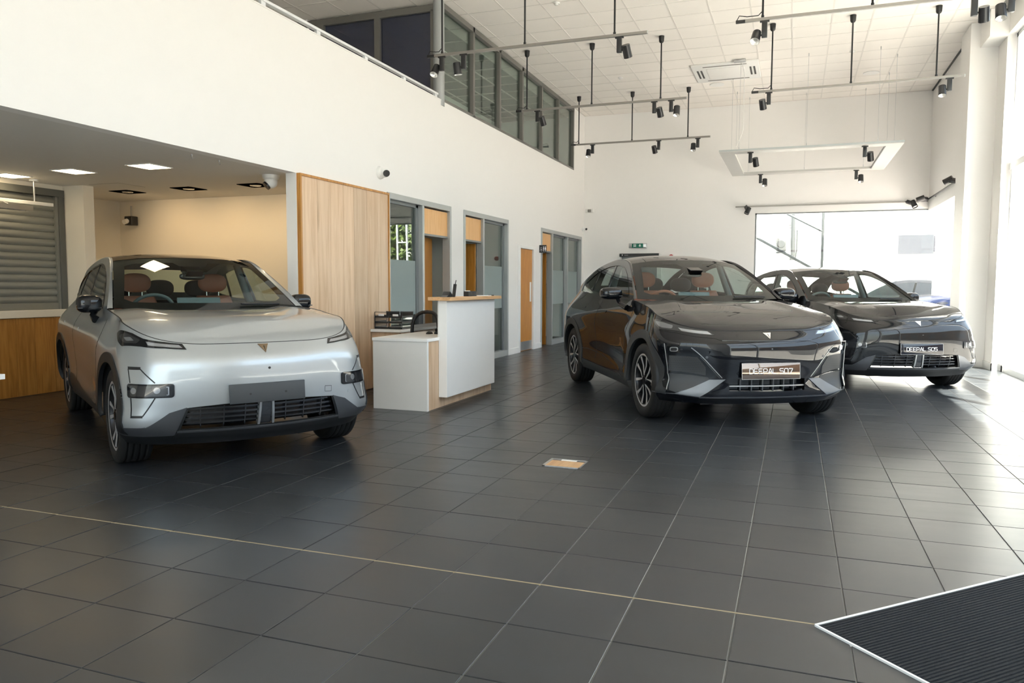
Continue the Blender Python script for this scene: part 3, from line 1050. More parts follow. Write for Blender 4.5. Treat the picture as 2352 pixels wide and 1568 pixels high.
CAMD, LENS, DOWN, AWAY = (-.05, -.55, -.8), (.0, -.32, -.95), (.08, .12, -1), (.12, .5, -.85)
zt = ZT - .018
for lab, x, y, side, dd in (
        ('spotlight at the gallery end of the nearest gallery-side track', -4.80, 9.9, 1, CAMD),
        ('second spotlight from the gallery on the nearest gallery-side track', -4.47, 9.9, 1, DOWN),
        ('lone spotlight at the window end of the nearest gallery-side track', -2.10, 9.9, -1, AWAY),
        ('lone spotlight at the gallery end of the second gallery-side track', -4.40, 13.5, -1, AWAY),
        ('inner one of the pair of spotlights on the second gallery-side track', -2.27, 13.5, -1, AWAY),
        ('outer one of the pair of spotlights on the second gallery-side track', -1.98, 13.5, -1, LENS),
        ('spotlight at the gallery end of the farthest hanging track', -4.47, 17.1, 1, LENS),
        ('middle spotlight on the farthest hanging track', -2.98, 17.1, 1, AWAY),
        ('spotlight at the window end of the farthest hanging track', -2.14, 17.1, 1, LENS),
        ('spotlight showing its lens at the start of the nearest window-side track', -.52, 9.9, 1, (-.12, -.6, -.8)),
        ('spotlight cut off by the top of the picture, nearer the ceiling tiles', 1.87, 9.9, -1, AWAY),
        ('spotlight cut off by the top of the picture, nearer the window header', 2.03, 9.9, 1, LENS),
        ('spotlight at the gallery end of the second window-side track', -.58, 13.5, 1, AWAY),
        ('spotlight at the window end of the second window-side track', 2.04, 13.5, 1, LENS)):
    spot(lab, 'spotlights on the hanging tracks', x, y, zt, side, dd)

# suspended rectangular frame
ZF = 3.885
fx0, fx1, fy0, fy1, fb = -1.42, 1.75, 15.25, 18.58, .27
o = thing('light_frame', 'flat white rectangular frame hung from wires before the end wall', 'light frame', (.16, 16.9, ZF))
MB().box(fx0, fx1, fy0, fy0 + fb, ZF - .02, ZF + .025).box(fx0, fx1, fy1 - fb, fy1, ZF - .02, ZF + .025).box(fx0, fx0 + fb, fy0 + fb, fy1 - fb, ZF - .02, ZF + .025).box(fx1 - fb, fx1, fy0 + fb, fy1 - fb, ZF - .02, ZF + .025).build('panel_frame', 'frame_panel', o)
MB().box(fx0 - .004, fx1 + .004, fy0 - .004, fy0, ZF - .004, ZF + .027).box(fx0 - .004, fx0, fy0, fy1, ZF - .004, ZF + .027).box(fx1, fx1 + .004, fy0, fy1, ZF - .004, ZF + .027).build('edge_strip', 'frame_light', o)
MB().box(fx1 - fb - .012, fx1 - fb, fy0 + fb, fy1 - fb, ZF - .03, ZF + .02).build('slot_shadow_strip', 'frame_grey', o)
for x, y in ((-1.07, 15.38), (.13, 15.38), (1.33, 15.38), (-1.07, 18.45), (.13, 18.45), (1.33, 18.45), (-1.30, 16.58), (-1.30, 17.85), (1.66, 15.97), (1.66, 17.26)):
    MB().cyl((x, y, ZF + .02), (x, y, ZC), .0028, 6).cyl((x, y, ZC - .05), (x, y, ZC), .009, 10).cyl((x, y, ZF + .02), (x, y, ZF + .09), .006, 8).build('suspension_wire', 'steel', o)
MB().tube([(-1.05, 15.36, ZC - .02), (-1.0, 15.36, ZC - .3), (-1.0, 15.36, ZF + .4), (-1.05, 15.36, ZF + .25), (-1.15, 15.36, ZF + .03)], .006, 6).build('feed_cable', 'laminate_grey', o)
MB().rbox(-1.20, -.98, 15.33, 15.40, ZC - .05, ZC, .008).build('junction_box', 'steel', o)
for lab, x, y, dd in (('spotlight under the near side of the hung frame, gallery end', -.76, fy0 + .13, AWAY), ('spotlight under the near side of the hung frame, window end', 1.22, fy0 + .13, AWAY),
                      ('spotlight under the far side of the hung frame, gallery end', -.70, fy1 - .13, LENS), ('spotlight under the far side of the hung frame, window end', 1.29, fy1 - .13, LENS)):
    spot(lab, 'spotlights under the hung frame', x, y, ZF - .02, -1, dd)

# wall track round the corner window with four spotlights
o = thing('lighting_track', 'thin wall-mounted track over the corner window', 'track', (1, YB - .05, 3.2))
MB().box(-1.37, 2.70, YB - .05, YB - .018, 3.195, 3.225).build('rail', 'track_grey', o)
MB().box(2.66, 2.69, 15.6, YB - .05, 3.205, 3.235).build('return_rail', 'black_satin', o)
for x in (-1.2, .3, 1.9):
    MB().box(x - .02, x + .02, YB - .02, YB, 3.20, 3.22).build('bracket', 'black_plastic', o)
for y in (16, 18.2):
    MB().box(2.68, 2.72, y - .02, y + .02, 3.21, 3.23).build('bracket', 'black_plastic', o)


def wall_spot(label, base, c_, d):
    d = Vector(d).normalized()
    c_ = Vector(c_)
    o = thing('spotlight', label, 'spotlight', c_, 0, 'spotlights on the wall track')
    b = Vector(base)
    MB().obox((b + c_) / 2, (c_ - b).normalized(), (c_ - b).normalized().orthogonal(), (c_ - b).normalized().cross((c_ - b).normalized().orthogonal()), (c_ - b).length / 2, .032, .024).build('driver_box', 'black_satin', o)
    a, e = c_ - d * .075, c_ + d * .085
    ho = MB().cyl(a, e, .055, 28, .058, caps=False).cyl(a, a + d * .001, .055, 28).build('head', 'black_satin', o)
    MB().cyl(e - d * .02, e - d * .019, .054, 24).build('reflector', 'lamp_reflector', ho)


wall_spot('wall track spotlight farthest from the glazed corner', (-1.13, YB - .05, 3.21), (-1.08, YB - .22, 3.10), (-.35, -.25, -.9))
wall_spot('wall track spotlight on the end wall close to the glazed corner', (2.28, YB - .05, 3.21), (2.40, YB - .20, 3.14), (.35, -.35, -.85))
wall_spot('wall track spotlight right in the glazed corner', (2.66, 18.85, 3.22), (2.52, 18.80, 3.235), (-.9, .1, -.35))
wall_spot('wall track spotlight on the window return beside the pillar', (2.66, 15.72, 3.22), (2.56, 15.85, 3.25), (-.8, .35, -.45))

# ------------------------------------------------------------------ ceiling fittings
o = thing('air_conditioner', 'white four-way ceiling cassette with dark slots', 'air conditioner', (-1.38, 16.05, ZC - .04))
x0, x1, y0, y1 = -2.02, -.76, 15.44, 16.72
MB().rbox(x0, x1, y0, y1, ZC - .03, ZC + .004, .01).build('fascia', 'white_plastic', o)
MB().rbox(x0 + .27, x1 - .27, y0 + .27, y1 - .27, ZC - .042, ZC - .02, .008).build('intake_grille', 'laminate_grey', o)
for yy_ in (y0 + .10, y1 - .15):
    MB().box(x0 + .22, x1 - .22, yy_, yy_ + .05, ZC - .033, ZC - .028).build('air_slot', 'frame_brown', o)
for xx in (x0 + .08, x0 + .15, x1 - .18, x1 - .11):
    MB().box(xx, xx + .035, y0 + .35, y1 - .35, ZC - .033, ZC - .028).build('side_slot', 'black_plastic', o)
for lab, x, y in (('round beige ceiling speaker beside the cassette', -1.665, 17.06), ('round beige ceiling speaker over the hung frame, window side', 1.32, 17.17)):
    o = thing('ceiling_speaker', lab, 'speaker', (x, y, ZC - .01), 0, 'ceiling speakers')
    MB().lathe([(.15, ZC), (.15, ZC - .008), (.135, ZC - .014), (.125, ZC - .010)], 32, (x, y, 0)).build('ring', 'white_plastic', o)
    MB().lathe([(.126, ZC - .010), (.08, ZC - .016), (.001, ZC - .018)], 32, (x, y, 0)).build('mesh_cover', 'laminate_grey', o)
for lab, x, y in (('small white smoke detector nearest the gallery panes', -3.48, 15.84), ('small white smoke detector high between the first two tracks', -3.50, 11.4), ('small white smoke detector over the window-side tracks', .87, 15.5)):
    o = thing('smoke_detector', lab, 'detector', (x, y, ZC - .02), 0, 'smoke detectors')
    MB().lathe([(.05, ZC), (.05, ZC - .012), (.04, ZC - .02)], 24, (x, y, 0)).build('base', 'white_plastic', o)
    MB().lathe([(.032, ZC - .02), (.03, ZC - .035), (.001, ZC - .038)], 24, (x, y, 0)).build('sensing_head', 'laminate_grey', o)

# ------------------------------------------------------------------ reception desk
o = thing('reception_desk', 'white and oak reception desk with a raised counter', 'desk', (-3.9, 8.1, 0))
MB().box(-4.245, -3.598, 7.18, 7.21, 0, .735).build('end_panel', 'laminate_grey', o, bevel=.002)
MB().box(-3.602, -3.594, 7.178, 7.212, 0, .735).build('end_panel_edge', 'laminate_white', o)
MB().box(-4.25, -3.59, 7.17, 8.95, .735, .768).build('worktop', 'laminate_white', o, bevel=.003)
zs_ = [7.212, 7.52, 7.83, 8.14, 8.45, 8.76, 9.0]
for a, c_ in zip(zs_[:-1], zs_[1:]):
    MB().box(-3.63, -3.602, a, c_ - .001, 0, .735).build('front_board', 'oak', o)
MB().box(-3.60, -3.50, 7.465, 8.86, .115, 1.165).build('counter_panel', 'laminate_white', o, bevel=.003)
MB().box(-3.615, -3.60, 7.475, 8.86, .735, 1.165).build('counter_back', 'laminate_grey', o)
MB().box(-3.70, -3.43, 7.41, 8.92, 1.165, 1.202).build('counter_top', 'oak_top', o, bevel=.003)
MB().box(-4.245, -3.63, 8.92, 8.95, 0, .735).build('rear_panel', 'laminate_grey', o)
# sideboard by the wall behind the desk
o = thing('sideboard', 'low oak unit with a white top behind the reception desk', 'sideboard', (-4.85, 9.4, 0))
MB().box(-5.06, -4.66, 8.53, 10.35, .02, .735).build('carcass', 'oak', o)
for k in range(4):
    MB().box(-4.66, -4.642, 8.54 + k * .45, 8.98 + k * .45, .04, .73).build('door', 'oak', o)
MB().box(-5.06, -4.62, 8.50, 10.37, .735, .77).build('top', 'laminate_white', o, bevel=.003)


def letter_tray(label, x0, x1, y0, y1):
    z = .77
    o = thing('letter_tray', label, 'letter tray', ((x0 + x1) / 2, (y0 + y1) / 2, z), 0, 'letter trays behind the desk')
    for k in range(3):
        zz = z + .004 + k * .07
        b = MB().box(x0, x1, y0, y1, zz, zz + .003).box(x0, x0 + .003, y0, y1, zz, zz + .025).box(x1 - .003, x1, y0, y1, zz, zz + .025).box(x0, x1, y0, y0 + .003, zz, zz + .022)
        b.build('tray', 'black_satin', o)
    MB().tube([(x0, y0, z + .002), (x0, y0, z + .215), (x1, y0, z + .215), (x1, y0, z + .002)], .005, 8).tube([(x0, y1, z + .002), (x0, y1, z + .215), (x1, y1, z + .215), (x1, y1, z + .002)], .005, 8).build('wire_frame', 'black_plastic', o)
    MB().box(x0, x1, y1 - .004, y1 - .002, z + .15, z + .21).build('mesh_back', 'black_plastic', o)
    MB().rbox((x0 + x1) / 2 - .04, (x0 + x1) / 2 + .04, y0 - .006, y0 - .003, z + .165, z + .19, .001, 1).build('label_holder', 'print_white', o)


letter_tray('black wire letter tray against the oak panel', -5.05, -4.86, 8.60, 8.90)
letter_tray('black wire letter tray next to the office chair', -4.84, -4.66, 8.60, 8.90)

# office chair
o = thing('office_chair', 'black mesh office chair tucked behind the reception desk', 'chair', (-4.22, 8.35, 0), math.radians(-10))
bk = MB()
fr_ = []
for k in range(25):
    t_ = -PI * .5 + 2 * PI * k / 24
    fr_.append((.20 * math.copysign(abs(math.cos(t_)) ** .75, math.cos(t_)), .02 + .05 * math.sin(t_) ** 2, .77 + .235 * math.copysign(abs(math.sin(t_)) ** .8, math.sin(t_))))
bk.tube(fr_, .022, 8, caps=False)
bk.build('back_frame', 'black_plastic', o, world=False)
ms = MB()
ms.add([(0, .05, .77)] + fr_[:-1], [(0, 1 + i, 1 + (i + 1) % 24) for i in range(24)], True)
mat_frost('mesh_fabric', (.02, .02, .022), .72)
ms.build('back_mesh', 'mesh_fabric', o, world=False)
MB().tube([(.19, .03, .62), (.22, -.05, .66), (.20, -.2, .67)], .018, 8).tube([(-.19, .03, .62), (-.22, -.05, .66), (-.20, -.2, .67)], .018, 8).build('armrests', 'black_plastic', o, world=False)
MB().rbox(-.24, .24, -.42, .03, .43, .51, .03).build('seat', 'black_satin', o, world=False)
MB().cyl((0, -.18, .12), (0, -.18, .44), .03, 14).tube([(0, -.1, .45), (0, .06, .5), (0, .05, .6)], .02, 8).build('column', 'black_plastic', o, world=False)
for k in range(5):
    a_ = 2 * PI * k / 5 + .3
    l_ = MB().tube([(0, -.18, .12), (.27 * math.cos(a_), -.18 + .27 * math.sin(a_), .075)], [.025, .016], 8).build('base_leg', 'black_plastic', o, world=False)
    MB().sphere((.27 * math.cos(a_), -.18 + .27 * math.sin(a_), .033), .032, 12, 8).build('castor', 'rubber', l_, world=False)

# things on the desk
o = thing('desk_phone', 'dark desk phone on the low worktop by the raised counter', 'phone', (-3.78, 8.05, .768))
MB().prism([(7.93, .768), (8.17, .768), (8.17, .84), (7.93, .79)], -3.88, -3.68, 'x').build('base', 'black_satin', o)
MB().tube([(-3.86, 7.96, .81), (-3.86, 8.05, .85), (-3.86, 8.14, .86)], [.024, .016, .024], 10).build('handset', 'black_plastic', o)
o = thing('computer_mouse', 'black mouse on the low worktop', 'mouse', (-3.95, 7.95, .768))
MB().sphere((-3.95, 7.95, .772), .06, 16, 8, .6, 1, .45).build('shell', 'black_satin', o)
MB().cyl((-3.95, 7.91, .785), (-3.95, 7.93, .79), .008, 10).build('scroll_wheel', 'rubber', o)
o = thing('card_terminal', 'black handset leaning in its cradle on the raised counter', 'card terminal', (-3.56, 7.58, 1.202))
MB().prism([(7.50, 1.202), (7.68, 1.202), (7.66, 1.222), (7.60, 1.262), (7.55, 1.222)], -3.60, -3.52, 'x').build('cradle', 'black_satin', o)
MB().obox((-3.50, 7.66, 1.27), (.0, .3, .95), (1, 0, 0), (0, .95, -.3), .075, .016, .010).build('handset', 'black_plastic', o)
MB().cyl((-3.50, 7.685, 1.335), (-3.50, 7.705, 1.385), .005, 8).build('aerial', 'black_plastic', o)
o = thing('tape_dispenser', 'black tape dispenser on the raised counter', 'tape dispenser', (-3.56, 8.25, 1.202))
MB().prism([(8.14, 1.202), (8.38, 1.202), (8.38, 1.262), (8.32, 1.262), (8.26, 1.232), (8.20, 1.262), (8.14, 1.262)], -3.60, -3.54, 'x').build('body', 'black_satin', o)
MB().cyl((-3.598, 8.18, 1.245), (-3.542, 8.18, 1.245), .025, 20).build('tape_roll', 'laminate_grey', o)
o = MB().rbox(-3.64, -3.46, 8.42, 8.66, 1.202, 1.210, .002, 1).build('paper_pad', 'print_white')
tag(o, 'flat white paper pad on the raised counter', 'paper')
o = thing('ballpoint_pen', 'black pen lying at the far end of the raised counter', 'pen', (-3.5, 8.75, 1.202))
MB().cyl((-3.52, 8.69, 1.208), (-3.50, 8.83, 1.208), .006, 10).build('barrel', 'black_plastic', o)
MB().cyl((-3.522, 8.676, 1.208), (-3.52, 8.69, 1.208), .002, 8, .006).build('tip', 'steel', o)

# ------------------------------------------------------------------ floor fittings
o = thing('floor_box', 'recessed floor socket box with a beige lid', 'floor box', (-1.575, 5.435, 0))
fx = (-1.72, -1.43, 5.31, 5.56)
MB().box(fx[0], fx[1], fx[2], fx[2] + .012, -.003, .004).box(fx[0], fx[1], fx[3] - .012, fx[3], -.003, .004).box(fx[0], fx[0] + .022, fx[2], fx[3], -.003, .004).box(fx[1] - .012, fx[1], fx[2], fx[3], -.003, .004).build('frame', 'steel', o)
MB().box(fx[0] + .022, fx[1] - .012, fx[2] + .012, fx[3] - .055, -.003, .0025).build('lid', 'oak_top', o)
MB().box(fx[0] + .022, fx[1] - .012, fx[3] - .055, fx[3] - .012, -.003, .0018).build('cable_outlet', 'black_satin', o)
MB().box(-1.63, -1.51, fx[3] - .05, fx[3] - .016, -.002, .004).build('cable_flap', 'laminate_grey', o)

MV = Vector((MATC[0], MATC[1], 0))
e1, e2 = Vector((.7071, .7071, 0)), Vector((.7071, -.7071, 0))
o = thing('entrance_mat', 'black ribbed entrance mat in a thin metal edge', 'mat', MV)
mb = MB()
for k in range(118):
    a = .008 + k * .0165
    p0 = MV + e1 * .006 + e2 * a
    p1 = MV + e1 * 3.2 + e2 * a
    q = e2 * .0125
    up = Vector((0, 0, .0085))
    mb.add([p0, p1, p1 + e2 * .003 + up, p0 + e2 * .003 + up, p0 + e2 * .0105 + up, p1 + e2 * .0105 + up, p1 + e2 * .0135, p0 + e2 * .0135],
           [(0, 1, 2, 3), (3, 2, 5, 4), (4, 5, 6, 7), (0, 3, 4, 7), (1, 6, 5, 2)])
mb.build('ribs', 'mat_fibre', o)
mb = MB()
cs = [MV, MV + e1 * 3.2, MV + e1 * 3.2 + e2 * 1.96, MV + e2 * 1.96]
mb.add([c_ + Vector((0, 0, .004)) for c_ in cs], [(0, 3, 2, 1)])
mb.build('backing', 'mat_fibre', o)
mb = MB()
mb.obox(MV + e1 * 1.6, e1, e2, (0, 0, 1), 1.6, .006, .008).obox(MV + e2 * .98, e2, e1, (0, 0, 1), .98, .005, .008)
mb.build('metal_edge', 'frame_white', o)

o = thing('white_table', 'white table whose corner just enters the picture', 'table', (-5.6, 3.2, 0))
MB().box(-6.4, -4.975, 2.9, 3.62, .69, .725).build('top', 'laminate_white', o, bevel=.003)
for x in (-6.3, -5.45):
    for y in (2.98, 3.5):
        MB().cyl((x, y, 0), (x, y, .69), .022, 12).build('leg', 'steel', o)

# ------------------------------------------------------------------ seen through the far office screen
o = thing('fire_extinguisher', 'red fire extinguisher behind the far office screen', 'extinguisher', (-6.0, 17.35, .12))
MB().lathe([(.001, .12), (.075, .125), (.08, .14), (.08, .55), (.06, .60), (.028, .625), (.028, .65)], 24, (-6.0, 17.35, 0)).build('cylinder', 'red_paint', o)
MB().box(-6.03, -5.97, 17.33, 17.37, .65, .70).tube([(-6.0, 17.35, .69), (-5.93, 17.42, .71)], .012, 8).build('valve', 'black_plastic', o)
MB().tube([(-6.0, 17.37, .68), (-5.92, 17.48, .66), (-5.90, 17.50, .45), (-5.93, 17.44, .25)], .012, 8).build('hose', 'black_plastic', o)
MB().lathe([(.0805, .33), (.0805, .42)], 24, (-6.0, 17.35, 0)).build('label_band', 'print_white', o)
o = thing('radiator', 'white ribbed radiator behind the far office screen', 'radiator', (-6.9, 17.0, .12))
for k in range(9):
    MB().rbox(-7.02 + k * .06, -6.97 + k * .06, 18.94, 19.06, .14, .74, .012, 2).build('column', 'wall_white', o)
MB().box(-7.02, -6.49, 18.96, 19.04, .17, .21).box(-7.02, -6.49, 18.96, 19.04, .68, .71).build('header_pipe', 'wall_white', o)
MB().cyl((-6.8, 19.0, 0), (-6.8, 19.0, .17), .012, 8).build('feed_pipe', 'steel', o)
o = thing('notice', 'framed notice on the wall behind the far office screen', 'notice', (-6.2, 19.08, 1.4))
MB().box(-6.45, -6.0, 19.09, 19.115, 1.35, 1.95).build('frame', 'frame_light', o)
MB().box(-6.42, -6.03, 19.085, 19.092, 1.38, 1.92).build('sheet', 'print_white', o)
# ------------------------------------------------------------------ car surfaces
# --- CARSURF BEGIN


def spline_w(knots, q, natural=True):
    """weights W (len(q) x n): value of the cubic spline through unit values at each knot"""
    k = np.asarray(knots, float)
    n = len(k)
    q = np.clip(np.asarray(q, float), k[0], k[-1])
    h = np.diff(k)
    I = np.eye(n)
    if natural:
        A = np.zeros((n, n))
        B = np.zeros((n, n))
        A[0, 0] = A[-1, -1] = 1
        for i in range(1, n - 1):
            A[i, i - 1], A[i, i], A[i, i + 1] = h[i - 1], 2 * (h[i - 1] + h[i]), h[i]
            B[i, i - 1], B[i, i], B[i, i + 1] = 6 / h[i - 1], -6 / h[i - 1] - 6 / h[i], 6 / h[i]
        M2 = np.linalg.solve(A, B)
        i = np.clip(np.searchsorted(k, q, side='right') - 1, 0, n - 2)
        a = (k[i + 1] - q) / h[i]
        b = (q - k[i]) / h[i]
        W = a[:, None] * I[i] + b[:, None] * I[i + 1]
        W += ((a ** 3 - a) * h[i] ** 2 / 6)[:, None] * M2[i] + ((b ** 3 - b) * h[i] ** 2 / 6)[:, None] * M2[i + 1]
        return W
    D = np.zeros((n, n))                      # non-uniform Catmull-Rom tangents
    D[0, 0], D[0, 1] = -1 / h[0], 1 / h[0]
    D[-1, -2], D[-1, -1] = -1 / h[-1], 1 / h[-1]
    for i in range(1, n - 1):
        w0, w1 = h[i] / (h[i - 1] + h[i]), h[i - 1] / (h[i - 1] + h[i])
        D[i, i - 1] = -w0 / h[i - 1]
        D[i, i] = w0 / h[i - 1] - w1 / h[i]
        D[i, i + 1] = w1 / h[i]
    i = np.clip(np.searchsorted(k, q, side='right') - 1, 0, n - 2)
    t = (q - k[i]) / h[i]
    h00, h10, h01, h11 = 2 * t ** 3 - 3 * t ** 2 + 1, t ** 3 - 2 * t ** 2 + t, -2 * t ** 3 + 3 * t ** 2, t ** 3 - t ** 2
    return h00[:, None] * I[i] + (h10 * h[i])[:, None] * D[i] + h01[:, None] * I[i + 1] + (h11 * h[i])[:, None] * D[i + 1]


class Belt:
    """Outer shell of bumper, wings and doors: spline surface S(s, t), s along the plan outline in metres (0 = nose), t from the lower edge up"""

    def __init__(s, stations, levels):
        P = np.array(stations, float)                   # half net, y >= 0
        full = np.concatenate([P[:0:-1] * np.array([1, -1, 1]), P], 0)
        s.P = full
        mid = full[:, 2:4].mean(1)
        d = np.linalg.norm(np.diff(mid, axis=0), axis=1)
        k = np.concatenate([[0], np.cumsum(d)])
        s.ks = k - k[len(P) - 1]
        s.kt = np.array(levels, float)
        s.smax = s.ks[-1]

    def ev(s, q, t):
        q, t = np.broadcast_arrays(np.asarray(q, float), np.asarray(t, float))
        Ws = spline_w(s.ks, q.ravel(), True)
        Wt = spline_w(s.kt, t.ravel(), False)
        return np.einsum('ni,nj,ijk->nk', Ws, Wt, s.P).reshape(q.shape + (3,))

    def nor(s, q, t):
        e = 2e-3
        du = s.ev(np.asarray(q) + e, t) - s.ev(np.asarray(q) - e, t)
        tt = np.asarray(t, float)
        lo, hi = np.maximum(tt - e, 0), np.minimum(tt + e, 1)
        dv = s.ev(q, hi) - s.ev(q, lo)
        n = np.cross(du, dv)
        return n / np.maximum(np.linalg.norm(n, axis=-1, keepdims=True), 1e-9)

    def inv(s, fn, target, q0, t0, it=25):
        """Newton: find (s, t) with fn(point) == target (both two-vectors), vectorised"""
        q, t = np.array(q0, float), np.array(t0, float)
        e = 1e-3
        for _ in range(it):
            f0 = fn(s.ev(q, t)) - target
            fq = (fn(s.ev(q + e, t)) - fn(s.ev(q - e, t))) / (2 * e)
            ft = (fn(s.ev(q, t + e)) - fn(s.ev(q, t - e))) / (2 * e)
            det = fq[..., 0] * ft[..., 1] - fq[..., 1] * ft[..., 0]
            det = np.where(np.abs(det) < 1e-9, 1e-9, det)
            dq = (-f0[..., 0] * ft[..., 1] + f0[..., 1] * ft[..., 0]) / det
            dt = (-fq[..., 0] * f0[..., 1] + fq[..., 1] * f0[..., 0]) / det
            q = np.clip(q + np.clip(dq, -.2, .2), -s.smax + .01, s.smax - .01)
            t = np.clip(t + np.clip(dt, -.2, .2), 0.0, 1.0)
        return q, t

    def side(s, x, z, right=True):
        """(x, z) seen from the side -> (s, t); the car's right side has y < 0"""
        x, z = np.asarray(x, float), np.asarray(z, float)
        m = s.P[len(s.P) // 2:, 3]
        ks = s.ks[len(s.P) // 2:]
        o = np.argsort(m[:, 0])
        q0 = np.interp(x, m[o, 0], ks[o])
        t0 = np.clip((z - .2) / .9, .02, .98)
        q, t = s.inv(lambda p: p[..., [0, 2]], np.stack([x, z], -1), q0, t0)
        return (-q if right else q), t

    def front(s, y, z):
        """(y, z) seen from ahead -> (s, t)"""
        y, z = np.asarray(y, float), np.asarray(z, float)
        t0 = np.clip((z - .2) / .8, .02, .98)
        return s.inv(lambda p: p[..., [1, 2]], np.stack([y, z], -1), y * 1.05, t0)


S05_LEV = (0, .16, .40, .64, .80, 1.0)
S05_NET = [
    [(.64, 0, .19), (.715, 0, .30), (.760, 0, .49), (.772, 0, .69), (.755, 0, .80), (.650, 0, .905)],
    [(.62, .30, .19), (.695, .30, .30), (.738, .30, .49), (.750, .30, .69), (.733, .30, .80), (.636, .30, .906)],
    [(.56, .55, .195), (.630, .57, .30), (.668, .575, .49), (.676, .57, .69), (.660, .565, .80), (.578, .545, .918)],
    [(.46, .765, .20), (.560, .795, .31), (.592, .785, .49), (.585, .775, .68), (.562, .762, .80), (.432, .738, .968)],
    [(.33, .87, .205), (.450, .915, .32), (.478, .895, .49), (.452, .880, .68), (.408, .868, .82), (.232, .828, 1.030)],
    [(.13, .895, .215), (.185, .930, .325), (.190, .932, .49), (.170, .925, .68), (.135, .912, .84), (.0, .838, 1.070)],
    [(-.28, .905, .225), (-.27, .940, .33), (-.27, .945, .49), (-.275, .945, .68), (-.285, .937, .86), (-.34, .838, 1.105)],
    [(-.78, .890, .235), (-.78, .925, .335), (-.78, .930, .50), (-.785, .937, .69), (-.79, .937, .88), (-.80, .820, 1.125)],
    [(-1.5, .880, .24), (-1.5, .915, .34), (-1.5, .915, .51), (-1.5, .930, .70), (-1.5, .935, .90), (-1.5, .810, 1.125)],
    [(-2.2, .885, .24), (-2.2, .920, .34), (-2.2, .925, .52), (-2.2, .938, .72), (-2.2, .942, .92), (-2.2, .805, 1.145)],
    [(-2.88, .900, .24), (-2.88, .940, .34), (-2.88, .950, .53), (-2.88, .955, .75), (-2.88, .945, .94), (-2.88, .785, 1.165)],
    [(-3.40, .85, .26), (-3.42, .905, .36), (-3.42, .925, .55), (-3.41, .925, .77), (-3.38, .905, .95), (-3.32, .745, 1.160)],
    [(-3.64, .66, .28), (-3.72, .72, .38), (-3.75, .74, .57), (-3.74, .74, .78), (-3.70, .73, .95), (-3.58, .62, 1.135)],
    [(-3.74, 0, .28), (-3.83, 0, .38), (-3.87, 0, .57), (-3.86, 0, .78), (-3.82, 0, .95), (-3.70, 0, 1.120)],
]
S07_LEV = (0, .13, .36, .62, .80, 1.0)
S07_NET = [
    [(.715, 0, .222), (.750, 0, .29), (.765, 0, .47), (.785, 0, .68), (.772, 0, .80), (.655, 0, .908)],
    [(.695, .32, .222), (.728, .32, .29), (.740, .32, .47), (.758, .32, .68), (.745, .32, .80), (.645, .32, .909)],
    [(.640, .57, .223), (.680, .58, .29), (.672, .57, .47), (.690, .57, .68), (.685, .57, .80), (.610, .555, .918)],
    [(.51, .79, .225), (.575, .82, .295), (.570, .77, .47), (.588, .775, .68), (.590, .785, .80), (.495, .77, .962)],
    [(.36, .93, .228), (.405, .985, .30), (.480, .915, .46), (.462, .935, .67), (.430, .955, .82), (.315, .895, 1.020)],
    [(.14, .970, .232), (.160, 1.005, .305), (.170, .992, .47), (.160, .990, .68), (.130, .978, .86), (.02, .895, 1.080)],
    [(-.30, .975, .238), (-.30, 1.008, .31), (-.30, 1.005, .48), (-.30, 1.005, .69), (-.30, .995, .88), (-.33, .885, 1.140)],
    [(-.75, .950, .242), (-.75, .985, .32), (-.75, .980, .49), (-.75, .990, .70), (-.75, .988, .90), (-.75, .868, 1.175)],
    [(-1.5, .935, .245), (-1.5, .970, .33), (-1.5, .950, .50), (-1.5, .975, .72), (-1.5, .982, .93), (-1.5, .855, 1.185)],
    [(-2.25, .940, .25), (-2.25, .978, .34), (-2.25, .970, .52), (-2.25, .988, .74), (-2.25, .990, .95), (-2.25, .850, 1.215)],
    [(-2.92, .955, .25), (-2.92, .995, .35), (-2.92, 1.003, .53), (-2.92, 1.006, .77), (-2.92, .995, .97), (-2.92, .830, 1.250)],
    [(-3.48, .90, .27), (-3.50, .955, .37), (-3.50, .975, .56), (-3.49, .975, .79), (-3.46, .955, .98), (-3.38, .790, 1.245)],
    [(-3.74, .70, .29), (-3.82, .77, .39), (-3.86, .79, .58), (-3.85, .79, .80), (-3.80, .775, .98), (-3.66, .66, 1.215)],
    [(-3.85, 0, .29), (-3.94, 0, .39), (-3.99, 0, .58), (-3.98, 0, .80), (-3.93, 0, .98), (-3.78, 0, 1.200)],
]
# --- CARSURF END
# ------------------------------------------------------------------ car building
mat('paint_silver', (0.43, 0.465, 0.49), 0.36, metal=0.6, coat=1.0, coat_rough=0.012)
mat('paint_black', (0.004, 0.005, 0.008), 0.4, coat=1.0, coat_rough=0.01, spec=0.05)
mat('paint_night', (0.006, 0.0065, 0.008), 0.4, coat=1.0, coat_rough=0.01, spec=0.05)
mat('gloss_black', (0.005, 0.006, 0.008), 0.05, spec=0.5)
mat('frit_black', (0.004, 0.004, 0.005), 0.5, spec=0.1)
mat('clad_grey', (0.030, 0.033, 0.036), 0.45)
mat('clad_black', (0.010, 0.011, 0.012), 0.5)
mat('gunmetal', (0.085, 0.09, 0.10), 0.33, metal=0.5)
mat('satin_silver', (0.42, 0.43, 0.44), 0.3, metal=0.7)
mat('tyre', (0.012, 0.012, 0.012), 0.62, bump=0.1, bscale=300)
mat('alloy', (0.55, 0.55, 0.56), 0.3, metal=0.45)
mat('wedge_grey', (0.20, 0.21, 0.225), 0.38, metal=0.3)
mat('alloy_dark', (0.02, 0.02, 0.022), 0.3, metal=0.5)
mat('brake_disc', (0.25, 0.25, 0.25), 0.35, metal=0.9)
mat('leather_tan', (0.40, 0.135, 0.075), 0.5, var=0.06, bump=0.1, bscale=150)
